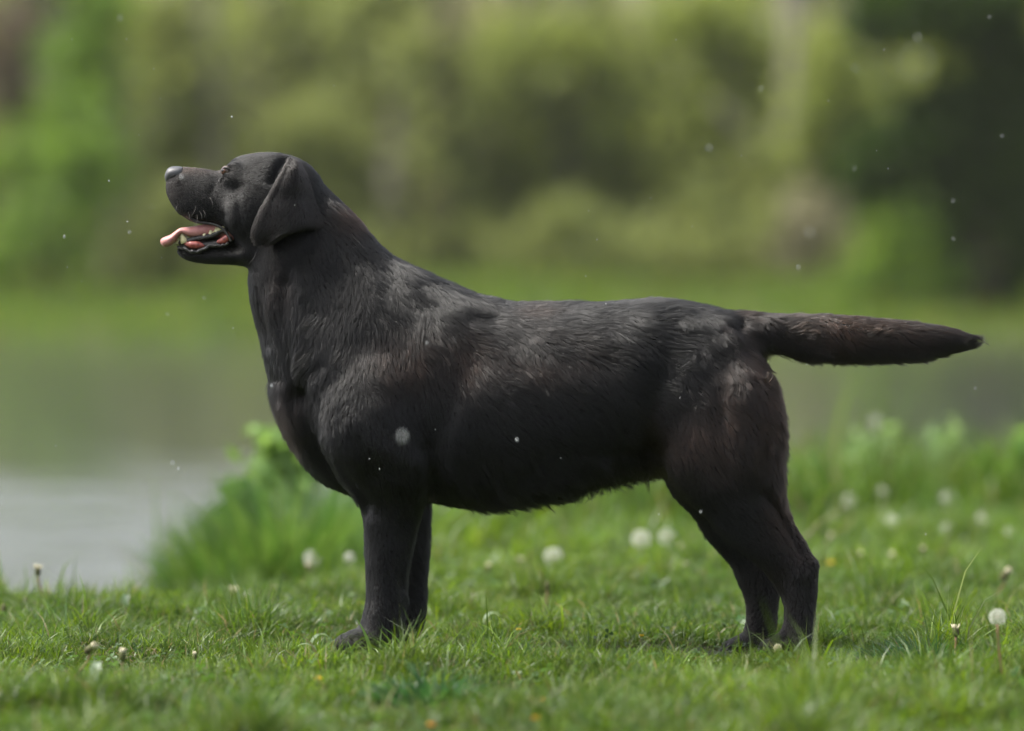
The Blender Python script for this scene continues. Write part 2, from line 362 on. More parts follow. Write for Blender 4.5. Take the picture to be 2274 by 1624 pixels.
for a in [(2075, 1352, .35, .06, .012, .1, .030, 'pale broad leaf above the dark tuft at the right', (.13, .19, .09)), (2120, 1345, .40, .055, .010, -.1, .022, 'second pale leaf right of the first one above the dark tuft', (.13, .19, .10)),
          (205, 1490, -.75, .045, .013, 1.4, .045, 'whitish green upright leaf in the left foreground', (.20, .26, .18)), (275, 1385, .55, .045, .011, 1.5, .050, 'grey green upright leaf on the lip of the bank at the left', (.08, .13, .07)),
          (1235, 1440, -.15, .04, .010, .3, .018, 'small round leaf in the worn patch under the belly', (.07, .13, .04)), (1390, 1300, .85, .09, .007, .05, .018, 'long pale leaf lying behind the belly', (.18, .22, .13)),
          (1640, 1365, .30, .05, .018, 1.2, .032, 'broad dark leaf before the far hind leg', (.04, .11, .02)), (1060, 1365, .45, .045, .013, .4, .030, 'whitish leaf behind the front legs, left of the brown bud', (.18, .24, .14)),
          (720, 1420, -.05, .05, .010, 2.8, .022, 'pale curled leaf at the toes of the front paw', (.13, .18, .10)), (680, 1405, .1, .045, .010, .6, .025, 'pale leaf left of the front paw', (.12, .17, .09)),
          (425, 1372, .45, .05, .012, 1.0, .028, 'dark green leaf in the lawn at the left', (.04, .10, .02)), (1845, 1405, .1, .045, .014, .9, .030, 'bright leaf right behind the near hind paw', (.08, .17, .03))]:
    broad_leaf(a[0], a[1], a[2], a[3], a[4], a[5], a[6], a[7], a[8])

def thatch():
    r = np.random.default_rng(51); n = 26000
    x, y = scatter(n, -1.2, 1.4, -1.3, 1.2, r, onbank)
    m = len(x); c = np.array([.13, .11, .05]) * r.uniform(.4, 1.4, (m, 1))
    V, F, C = blades(x, y, ground(x, y) + .002, r.uniform(.01, .02, m), np.full(m, .0022), r.uniform(1.5, 3.5, m), c, 2, 52)
    me = mesh_np('dry_thatch', V, F); set_col(me, C); link('dry_thatch', me, mat=M['grass'], kind='stuff', label='dry straw and clippings lying between the grass blades')
thatch()

def tuft(dx, dyb, Y, rad, n, hlo, hhi, w, label, seed, col=(.030, .085, .022), light=(.09, .16, .03), spread=.7, z0=None, group=None, name='grass_tuft'):
    r = np.random.default_rng(seed); p = W(dx, dyb, Y)
    q = np.sqrt(r.random(n)) * rad; a = r.uniform(0, 6.28, n); x = p[0] + q * np.cos(a); y = Y + q * np.sin(a) * .8
    h = r.uniform(hlo, hhi, n) * (1 - .4 * q / rad); t = r.random((n, 1)) ** 1.5
    c = np.array(col) * (1 - t) + np.array(light) * t
    g = ground(x, y)
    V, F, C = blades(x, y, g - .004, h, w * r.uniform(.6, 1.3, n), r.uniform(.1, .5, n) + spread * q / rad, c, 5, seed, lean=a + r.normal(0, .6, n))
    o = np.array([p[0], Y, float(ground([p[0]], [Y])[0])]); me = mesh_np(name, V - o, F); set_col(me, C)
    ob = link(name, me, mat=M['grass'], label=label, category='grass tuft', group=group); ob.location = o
    return ob
tuft(2060, 1480, -.24, .12, 520, .05, .105, .0030, 'dark fine-bladed grass tuft right of the hind paws, around a spent dandelion', 101, (.022, .062, .022), (.045, .12, .03), 1.1)
tuft(2240, 1500, -.20, .09, 260, .04, .085, .0030, 'dark grass tuft at the right frame edge behind the tall dandelion clock', 102, (.022, .062, .022), (.045, .12, .03), 1.1)
tuft(960, 1560, -.82, .075, 300, .05, .10, .0042, 'blurred broad-bladed grass tuft in the foreground right of the front paws', 103, (.022, .075, .022), (.055, .13, .035), .8)
tuft(1900, 1640, -1.1, .09, 260, .04, .085, .0042, 'blurred green grass tuft at the lower right of the foreground', 104, (.03, .10, .018), (.09, .18, .03), .8)
tuft(560, 1600, -1.0, .08, 220, .035, .07, .004, 'blurred light grass tuft at the lower left of the foreground', 105, (.03, .10, .018), (.09, .18, .03), .8)
tuft(640, 1390, 2.45, .24, 2300, .20, .44, .008, 'big blurred clump of long bright grass on the bank left of the front legs', 106, (.045, .12, .02), (.13, .205, .05), .14)
tuft(715, 1390, 2.75, .24, 1700, .24, .50, .009, 'tall grass clump leaning behind the chest of the dog', 107, (.06, .14, .045), (.16, .24, .10), .15)
tuft(520, 1400, 2.2, .12, 700, .10, .24, .007, 'low grass clump at the water edge, left end of the bank', 108, (.07, .13, .04), (.17, .23, .09), .25)

# single larger blades and weeds standing in focus near the paws
def blade_thing(dx, dyb, Y, top, w, label, col, bend=.4, ang=0.0):
    p = W(dx, dyb, Y); g = float(ground([p[0]], [Y])[0]); h = top
    V, F, C = blades(np.array([0.]), np.array([0.]), np.array([0.]), np.array([h]), np.array([w]), np.array([bend]), np.array([col]), 7, 3, lean=np.array([ang]))
    # turn the flat side to the lens side of the lawn
    me = mesh_np('tall_grass', V, F); set_col(me, C); o = link('tall_grass', me, mat=M['grass'], label=label, category='grass', group='tall single blades among the short grass'); o.location = (p[0], Y, g)
    return o
for i, (dx, dyb, Y, top, w, lab, ang) in enumerate([
    (828, 1480, -.24, .095, .0075, 'wide bright blade of grass crossing the near front paw', 2.6),
    (842, 1480, -.20, .060, .0060, 'short pale blade just right of the wide one at the front paw', .4),
    (905, 1470, -.20, .080, .0050, 'curved pale blade in front of the heel of the front legs', 3.3),
    (918, 1465, -.18, .070, .0050, 'upright blade right of the front legs', .3),
    (790, 1480, -.26, .055, .0060, 'bent blade in front of the toes of the near front paw', 2.4),
    (1010, 1430, .05, .065, .0030, 'dark leaning blade between the front legs and the brown bud', .2),
    (1115, 1430, .05, .060, .0035, 'thin upright blade under the middle of the belly', 1.6),
    (1715, 1450, -.16, .065, .0040, 'green sprig blade in front of the near hind paw', 2.7),
    (1742, 1455, -.17, .050, .0035, 'leaning blade over the toes of the near hind paw', .6),
    (1668, 1420, .0, .075, .0026, 'thin upright blade before the far hind leg', 1.9)]):
    blade_thing(dx, dyb, Y, top, w, lab, (.10, .19, .04) if i % 2 == 0 else (.13, .17, .08), .35 + .1 * (i % 4), ang)

# ------------------------------------------------------------------ dandelions, buds and other flowers
def stem_pts(x, Y, top, lean, n=7, curve=.5):
    g = float(ground([x + lean], [Y])[0]); P = []
    for t in np.linspace(0, 1, n):
        P.append([x * 1.0 + lean * (1 - t) ** (1 + curve), Y, lerp(g - .003, top, t)])
    return P
def flower(kind, dx, dyt, dyb, label, r=.012, lean=0.0, tilt=0.0, Y=None, stem='stem', bare=.1):
    """dyt: height of the head, dyb: where the stem meets the ground, both in photo units"""
    if kind in ('yellow', 'orange', 'clover'): dyb += 24; r *= .72      # the head stands clear of the grass
    if Y is None: Y = (CAM_H + .01) / ((dyb - HY) * U) * CAM_D - CAM_D
    h = W(dx, dyt, Y); P = stem_pts(h[0], Y, h[2] - r * .7, lean * (CAM_D + Y) / CAM_D); base = np.array(P[0])
    names = {'clock': ('dandelion_clock', 'dandelion'), 'bud': ('closed_dandelion', 'dandelion'), 'spent': ('spent_dandelion', 'dandelion'),
             'plantain': ('plantain_head', 'plantain'), 'clover': ('clover_flower', 'clover flower'), 'yellow': ('yellow_flower', 'flower'), 'orange': ('orange_flower', 'flower')}[kind]
    e = empty(names[0], base, label=label, category=names[1], group={'dandelion': 'dandelions in the lawn', 'flower': 'small yellow and orange flowers in the lawn'}.get(names[1]))
    Pl = [np.array(p) - base for p in P]; H = h - base; k = (CAM_D + Y) / CAM_D
    link('stem', MB().add(tube(Pl, [.0018 * max(1, k ** .5)] * len(Pl), 6)).mesh('stem'), e, M[stem])
    rr = np.random.default_rng(int(dx * 7 + dyt))
    if kind == 'clock':
        link('seed_core', MB().add(ellipsoid(H, (r * .16,) * 3, 10, 8)).mesh('seed_core'), e, M['fluff_core'])
        n = 95; V = []; r = r * .82; F = []
        for i in range(n):
            ph = math.acos(1 - 1.78 * (i + .5) / n); th = i * 2.39996; d = np.array([math.sin(ph) * math.cos(th), math.sin(ph) * math.sin(th), math.cos(ph)])
            if rr.random() < bare * (1.6 if d[0] > .2 else .7): continue
            u = np.cross(d, [.3, .5, .8]); u /= np.linalg.norm(u); v = np.cross(d, u); c = H + d * r * .74; s = r * .30
            o = len(V); q = r * .015                                       # seed stalk and its parachute of bristles
            V += [H + d * r * .2 - u * q, H + d * r * .2 + u * q, c]; F.append((o, o + 1, o + 2))
            for a in np.linspace(0, 6.283, 6, endpoint=False) + rr.random():
                w = math.cos(a) * u + math.sin(a) * v; tpt = c + d * r * .30 + w * s; pw = np.cross(w, d) * r * .019
                o = len(V); V += [c, tpt - pw, tpt + pw]; F.append((o, o + 1, o + 2))
        link('seed_head', py('seed_head', V, F), e, M['fluff'])
    elif kind in ('bud', 'spent'):
        ca, sa = math.cos(tilt), math.sin(tilt); ax = np.array([sa, 0, ca])
        link('bud_cup', MB().add(tube([H - ax * r * .9, H - ax * r * .5, H + ax * r * .1, H + ax * r * .5], [r * .2, r * .52, r * .5, r * .38], 10)).mesh('bud_cup'), e, M['bud'])
        m = MB()
        for i in range(34 if kind == 'bud' else 22):
            a = i * 2.4; q = rr.uniform(.05, .5 if kind == 'bud' else .95); u = np.array([ca * math.cos(a), math.sin(a), -sa * math.cos(a)])
            s0 = H + ax * r * .3 + u * r * .25; s1 = H + ax * r * rr.uniform(.8, 1.25) + u * r * q
            m.add(tube([s0, (s0 + s1) / 2 + u * r * .06, s1], [r * .07, r * .10, r * .03], 4))
        link('bristles', m.mesh('bristles'), e, M['cream'])
    elif kind == 'plantain':
        link('flower_spike', MB().add(ellipsoid(H, (r * .6, r * .6, r * 1.5), 12, 12)).mesh('flower_spike'), e, M['bud'])
    elif kind == 'clover':
        m = MB()
        for i in range(60):
            ph = math.acos(1 - 1.6 * (i + .5) / 60); th = i * 2.4; d = np.array([math.sin(ph) * math.cos(th), math.sin(ph) * math.sin(th), math.cos(ph)])
            m.add(tube([H + d * r * .3, H + d * r * .8, H + d * r * rr.uniform(.95, 1.15)], [r * .08, r * .12, r * .02], 5))
        link('florets', m.mesh('florets'), e, M['cream'])
    else:
        m = MB()
        for ring, (nn, el) in enumerate(((12, .35), (9, .8))):
            for i in range(nn):
                a = i * 6.283 / nn + ring * .3; u = np.array([math.cos(a) * math.cos(el), math.sin(a) * math.cos(el), math.sin(el)])
                m.add(tube([H, H + u * r * .6, H + u * r], [r * .08, r * .16, r * .04], 4))
        link('petals', m.mesh('petals'), e, M['yellow' if kind == 'yellow' else 'orange'])
    return e
flower('clock', 1228, 1237, 1300, 'round white dandelion clock under the middle of the belly', .021, stem='stemg')
flower('clock', 1424, 1198, 1290, 'white dandelion clock, left of the pair under the flank', .022, stem='stemg')
flower('clock', 1482, 1193, 1292, 'white dandelion clock, right of the pair, nearest the far hind leg', .021, bare=.45, stem='stemg')
flower('clock', 693, 1241, 1312, 'pale ragged dandelion clock left of the front legs', .019, bare=.55, stem='stemg')
flower('bud', 685, 1262, 1314, 'small pale bud under the ragged clock left of the front legs', .010, stem='stemg')
flower('clock', 776, 1238, 1312, 'small white dandelion head close to the near front leg', .012, stem='stemg')
flower('clock', 1888, 1113, 1195, 'faint blurred clock, upper of two right of the hind leg', .019, bare=.55, stem='stemg')
flower('clock', 1850, 1145, 1200, 'faint small clock just behind the hock of the hind leg', .013, bare=.55, stem='stemg')
flower('clock', 1985, 1155, 1232, 'white tattered dandelion on a pale stem right of the hind legs', .017, bare=.55, stem='stemg')
flower('bud', 1985, 1242, 1275, 'cream closed dandelion below the white tattered one', .013, tilt=-.3)
flower('bud', 1912, 1236, 1285, 'small cream dandelion bud between yellow flower and closed dandelion', .009, lean=-.012)
flower('clock', 1947, 938, 1120, 'grey far dandelion clock standing above the bank grass under the tail', .021, bare=.55, Y=4.4, stem='stemg')
flower('clock', 2102, 1173, 1225, 'small flat white dandelion head in the lawn at the far right', .013, bare=.55, stem='stemg')
flower('bud', 2232, 1277, 1345, 'cream closed dandelion tilted on a bent stem at the right edge', .013, lean=-.028, tilt=.6)
flower('clock', 2215, 1371, 1560, 'tall white dandelion clock on a long reddish stem at the right edge', .0140, lean=.012, Y=-.62)
flower('spent', 2123, 1402, 1470, 'spent brown dandelion in the dark tuft at the right', .0095, lean=-.003, Y=-.26)
flower('clover', 1727, 1440, 1475, 'white clover flower in front of the near hind paw', .0095, stem='stemg')
flower('spent', 84, 1268, 1378, 'spent dandelion on a bent pinkish stem by the water at the left', .010, lean=.022)
flower('plantain', 55, 1343, 1382, 'dark oval bud left of the bent spent dandelion', .009, tilt=.3)
flower('plantain', 92, 1361, 1388, 'dark small bud right under the bent spent dandelion', .007)
flower('plantain', 8, 1358, 1390, 'dark bud at the left frame edge', .009)
flower('bud', 200, 1441, 1530, 'blurred cream bud on a slanted stem in the left foreground', .011, lean=-.05, tilt=.9)
flower('bud', 272, 1456, 1530, 'blurred cream bud right of the slanted one in the left foreground', .010)
flower('bud', 432, 1458, 1500, 'small brown bud in the lawn left of the front paws', .007)
flower('spent', 520, 1318, 1352, 'left one of two pale ragged heads on the lip of the bank', .011)
flower('clock', 553, 1325, 1355, 'right one of two pale ragged heads on the lip of the bank', .012, bare=.55)
flower('plantain', 1216, 1303, 1372, 'brown upright bud on a thin stem under the belly', .0065, lean=-.008)
flower('spent', 1155, 1249, 1300, 'small cream head left of the round clock under the belly', .009, stem='stemg')
flower('bud', 1512, 1222, 1270, 'brownish closed head below the right clock of the pair', .011)
flower('spent', 1521, 1262, 1300, 'dry tan flower head in front of the far hind leg', .011)
flower('spent', 610, 1308, 1345, 'thin dried stalk on the lip of the bank', .005, lean=.01)
flower('yellow', 1845, 1252, 1268, 'single yellow flower just right of the hock', .010, stem='stemg')
flower('yellow', 1152, 1400, 1415, 'tiny yellow flower in the lawn behind the front legs', .007, stem='stemg')
flower('yellow', 1425, 1413, 1425, 'tiny yellow flower under the rear of the belly', .006, stem='stemg')
flower('yellow', 705, 1510, 1530, 'blurred yellow flower in the foreground below the front paws', .010, stem='stemg')
flower('orange', 1203, 1558, 1575, 'pale orange blurred flower, left of two in the centre foreground', .009, stem='stemg')
flower('orange', 1276, 1563, 1580, 'orange blurred flower, right of two in the centre foreground', .009, stem='stemg')
flower('orange', 1190, 1598, 1615, 'orange blurred flower below the two in the centre foreground', .009, stem='stemg')
flower('orange', 958, 1612, 1622, 'orange blurred flower at the bottom edge of the picture', .008, stem='stemg')

for a in [(2100, 1105, 1200, 'pale round dandelion head among the weeds below the tip of the tail', .014), (2180, 1150, 1225, 'pale dandelion head on a thin stalk at the far right, above the tilted bud', .013),
          (1960, 1090, 1190, 'faint pale head between the weeds and the tattered dandelion', .012), (1845, 1195, 1250, 'small cream head low behind the hock of the near hind leg', .009),
          (1640, 1205, 1262, 'pale head seen in front of the far hind leg under the flank', .010), (1085, 1262, 1312, 'small pale head right behind the front legs', .009),
          (2050, 1225, 1290, 'cream head in the open lawn above the dark tuft', .009), (2240, 1180, 1250, 'pale head at the right frame edge above the lawn', .011)]:
    flower('clock' if a[4] > .0105 else 'bud', a[0], a[1], a[2], a[3], a[4], stem='stemg', bare=.5)

# ------------------------------------------------------------------ woods on the far bank
LC = {'yellow': ((.165, .215, .05), (.265, .32, .08)), 'olive': ((.15, .185, .058), (.235, .275, .09)), 'green': ((.085, .165, .03), (.17, .27, .045)),
      'dark': ((.016, .040, .004), (.055, .105, .010)), 'grey': ((.22, .21, .13), (.32, .31, .19)), 'brown': ((.10, .085, .05), (.17, .14, .09)),
      'weed': ((.07, .16, .03), (.18, .29, .08)), 'paleweed': ((.14, .24, .08), (.27, .38, .17))}
def leafcloud(blobs, n, size, kind, seed, soft=False):
    r = np.random.default_rng(seed); vol = np.array([b[3] * b[4] * b[5] for b in blobs]) ** .8; cnt = (n * vol / vol.sum()).astype(int)
    P = []
    for b, c in zip(blobs, cnt):
        d = r.normal(size=(c, 3)); d /= np.linalg.norm(d, axis=1)[:, None]; rad = np.abs(r.normal(0, .62, c)) if soft else r.random(c) ** .45 * r.uniform(.75, 1.2, c)
        P.append(np.array(b[:3]) + d * rad[:, None] * np.array(b[3:6]))
    P = np.concatenate(P); keep = vnoise(P, 1.3, seed) + .4 * vnoise(P, 3.5, seed + 1) > -.42; P = P[keep]; n = len(P)
    u = r.normal(size=(n, 3)); u /= np.linalg.norm(u, axis=1)[:, None]; v = np.cross(u, r.normal(size=(n, 3))); v /= np.linalg.norm(v, axis=1)[:, None]
    s = (size * r.uniform(.6, 1.3, n))[:, None]
    V = np.stack([P - u * s, P + v * s * .5, P + u * s, P - v * s * .5], 1).reshape(-1, 3)
    F = (np.arange(n) * 4)[:, None] + np.array([[0, 1, 2, 3]])
    a, b_ = map(np.array, LC[kind]); t = np.clip(.5 + .45 * vnoise(P, .9, seed + 3) + r.normal(0, .2, n), 0, 1)[:, None]
    C = np.repeat((a * (1 - t) + b_ * t) * r.uniform(.8, 1.2, (n, 1)), 4, 0)
    m = mesh_np('crown', V, F, False); set_col(m, C); return m
def trunk_mesh(h, r0, lean, seed, limbs=5):
    r = random.Random(seed); mb = MB(); P = [np.array([lean * (t ** 1.5) * h + .05 * math.sin(t * 7 + seed), .04 * math.sin(t * 5 + seed * 2), t * h]) for t in np.linspace(0, 1, 9)]
    mb.add(tube(P, [r0 * (1 - .6 * t) * (1.35 if t == 0 else 1) for t in np.linspace(0, 1, 9)], 9))
    for i in range(limbs):
        k = r.randint(2, 7); a = r.uniform(0, 6.28); L = h * r.uniform(.12, .28); b0 = P[k]
        Q = [b0 + np.array([math.cos(a) * L * t, math.sin(a) * L * t, L * (.5 * t + .35 * t * t)]) for t in np.linspace(0, 1, 5)]
        mb.add(tube(Q, [r0 * .38 * (1 - .8 * t) for t in np.linspace(0, 1, 5)], 6))
    return mb.mesh('trunk')
def tree(dx, Y, h, r0, bark, kind, n, blobs, label, name='tree', lean=0.0, size=.11, category='tree', group='trees on the far bank'):
    """blobs in photo units: (dx, dy, rx, ry) turned into crown volumes round the tree"""
    p = W(dx, 0, Y); g = float(far_bank([p[0]], [Y])[0]); e = empty(name, (p[0], Y, g), label=label, category=category, group=group)
    h = h * .5; s = int(abs(dx) * 3 + Y * 10) % 9973; k = U * (CAM_D + Y) / CAM_D
    if r0: link('trunk', trunk_mesh(h, r0, lean, s), e, M[bark])
    if blobs:
        B = []
        for (bx, by, rx, ry) in blobs:
            c = W(bx, by, Y); B.append((c[0] - p[0], 0, c[2] - g, rx * k, .75 * (rx + ry) * .5 * k, ry * k))
        link('crown', leafcloud(B, int(n * 1.25), size, kind, s, kind != 'dark'), e, M['leaf'])
    return e
def bush(dx, Y, kind, n, blobs, label, size=.09, name='shrub'):
    return tree(dx, Y, 2.0, .035, 'bark_brown', kind, n, blobs, label, name, size=size, category='shrub', group='shrubs on the far bank')
# trunks and crowns that can be told apart in the blur
tree(40, 56, 9, .34, 'bark_brown', 'brown', 900, [(20, 180, 60, 170)], 'dark brown trunk at the left frame edge')
tree(130, 57, 10, .22, 'bark_grey', 'olive', 900, [(110, -60, 120, 90)], 'grey brown trunk in the upper left corner, right of the dark one')
tree(262, 54.5, 7, .19, 'bark_grey', 'green', 1500, [(190, 150, 110, 110), (215, 20, 90, 70)], 'pale straight trunk standing alone left of the muzzle')
tree(470, 60, 11, .15, 'bark_grey', 'olive', 2200, [(420, 60, 160, 110), (370, 230, 110, 130)], 'slim trunk behind the head of the dog')
tree(595, 61, 11, .21, 'bark_grey', 'olive', 2200, [(640, 80, 150, 120)], 'tall slim trunk straight above the crown of the head')
tree(880, 60, 11, .20, 'bark_grey', 'olive', 1800, [(840, 40, 120, 120)], 'left trunk of the brown pair above the neck')
tree(985, 58, 10, .30, 'bark_brown', 'olive', 1800, [(990, 330, 110, 200), (940, 120, 110, 110)], 'thick brown trunk above the shoulders of the dog')
tree(1150, 62, 12, .24, 'bark_grey', 'yellow', 2600, [(1140, 190, 130, 150)], 'grey trunk with a yellow green crown at the centre')
tree(1260, 60, 9, .12, 'bark_grey', 'yellow', 4200, [(1240, 130, 170, 120), (1300, 330, 160, 120)], 'bright yellow green young tree above the back of the dog')
tree(1445, 63, 12, .26, 'bark_grey', 'yellow', 3000, [(1440, 260, 170, 160)], 'grey trunk right of the bright young tree')
tree(1600, 60, 9, .12, 'bark_grey', 'yellow', 4600, [(1580, 60, 190, 130), (1560, 330, 190, 160)], 'broad yellow green tree right of the centre')
tree(1765, 59, 12, .30, 'bark_grey', 'olive', 1600, [(1740, 420, 110, 130)], 'straight grey trunk left of the dark evergreen')
tree(1880, 58, 8, .14, 'bark_grey', 'yellow', 3000, [(1850, 190, 90, 120), (1810, 330, 90, 90)], 'yellow green sapling against the dark evergreen')
tree(2180, 50, 9, .30, 'bark_brown', 'dark', 20000, [(2130, 20, 230, 130), (1960, 30, 90, 90), (2000, 470, 110, 90), (2240, 330, 120, 200), (2190, 210, 180, 130), (2100, 330, 200, 90), (1960, 370, 110, 110), (2200, 470, 150, 150), (2080, 180, 110, 110), (2240, 640, 90, 110)], 'large dark evergreen at the right', 'evergreen_tree', size=.10)
bush(1990, 49.6, 'green', 3200, [(2010, 530, 80, 90), (1930, 620, 90, 80), (2070, 620, 80, 80), (1990, 660, 130, 50)], 'bright green bush in front of the dark evergreen')
bush(110, 52, 'green', 4200, [(90, 520, 130, 120), (190, 380, 100, 120), (20, 600, 90, 60)], 'bright green bush at the left behind the water')
bush(250, 53.5, 'olive', 2200, [(330, 560, 110, 90), (400, 480, 90, 90)], 'olive bush left of the mouth of the dog')
bush(60, 54, 'green', 2600, [(150, 270, 110, 120), (60, 350, 110, 90)], 'light green bush in the upper left, behind the lower one')
bush(470, 54.5, 'grey', 900, [(420, 480, 70, 60)], 'pale grey bush behind the tongue of the dog')
bush(760, 58, 'olive', 3400, [(760, 470, 100, 90), (700, 300, 130, 110), (820, 560, 110, 60), (640, 520, 80, 80)], 'olive bush behind the neck')
bush(1200, 56, 'olive', 2600, [(1180, 570, 90, 60), (1330, 600, 120, 50), (1260, 500, 70, 90)], 'olive bush behind the withers')
bush(1480, 56.5, 'olive', 3000, [(1430, 560, 90, 70), (1560, 500, 70, 110), (1630, 600, 120, 60), (1500, 600, 90, 50)], 'olive bush behind the croup')
bush(1740, 56.5, 'grey', 2400, [(1740, 600, 110, 60), (1800, 510, 60, 100)], 'grey olive bush above the root of the tail')
def haze_box():
    x0, x1, y0, y1, z0, z1 = -60, 60, -14, 130, -2.2, 24
    V = [(x, y, z) for z in (z0, z1) for y in (y0, y1) for x in (x0, x1)]
    m = py('haze', V, [(0, 2, 3, 1), (4, 5, 7, 6), (0, 1, 5, 4), (2, 6, 7, 3), (0, 4, 6, 2), (1, 3, 7, 5)], False)
    hm = bpy.data.materials.new('haze_air'); hm.use_nodes = True; nt = hm.node_tree; nt.nodes.remove(nt.nodes['Principled BSDF'])
    v = nt.nodes.new('ShaderNodeVolumePrincipled'); v.inputs['Color'].default_value = (.86, .88, .80, 1); v.inputs['Density'].default_value = .00030; v.inputs['Anisotropy'].default_value = .2
    nt.links.new(v.outputs[0], nt.nodes['Material Output'].inputs['Volume']); link('haze', m, mat=hm, kind='stuff', label='thin damp haze of the rain in the air')
haze_box()
# the rest of the wood reads as one mass
def wood_mass():
    r = np.random.default_rng(77); B = []
    for i in range(190):
        x = r.uniform(-19, 19); Y = r.uniform(60.5, 70); z = r.uniform(-.2, 4.3)
        B.append((x, Y, z + .12 * (Y - 53), r.uniform(1.0, 2.0), r.uniform(.8, 1.4), r.uniform(.9, 1.8)))
    for i in range(70):
        B.insert(0, (r.uniform(-15, 15), r.uniform(59.5, 63), r.uniform(.3, 3.2), r.uniform(.8, 1.8), r.uniform(.5, 1.0), r.uniform(.6, 1.6)))
    m = leafcloud(B[:110], 105000, .17, 'olive', 5); link('wood_foliage', m, mat=M['leaf'], kind='stuff', label='olive green foliage of the wood behind the first trees')
    m = leafcloud(B[110:200], 66000, .17, 'yellow', 6); link('wood_foliage', m, mat=M['leaf'], kind='stuff', label='yellow green young foliage deeper in the wood')
    m = leafcloud(B[200:], 18000, .18, 'grey', 8); link('wood_foliage', m, mat=M['leaf'], kind='stuff', label='grey brown twigs and bare branches deeper in the wood')
    mb = MB()
    for i in range(46):
        x = r.uniform(-19, 19); Y = r.uniform(63, 76); g = float(far_bank([x], [Y])[0]); rr_ = r.uniform(.08, .2)
        mb.add(tube([(x, Y, g), (x + r.normal(0, .15), Y, g + 2.5), (x + r.normal(0, .3), Y, g + 5)], [rr_, rr_ * .8, rr_ * .5], 7))
    link('distant_trunks', mb.mesh('distant_trunks'), mat=M['bark_grey'], kind='stuff', label='many thin trunks deep in the wood')
    B = [(r.uniform(-13, 13), r.uniform(55.5, 60), r.uniform(.4, 1.1), r.uniform(.6, 1.3), .5, r.uniform(.35, .8)) for i in range(90)]
    m = leafcloud(B, 26000, .09, 'olive', 9); link('undergrowth', m, mat=M['leaf'], kind='stuff', label='low undergrowth along the foot of the wood')
wood_mass()

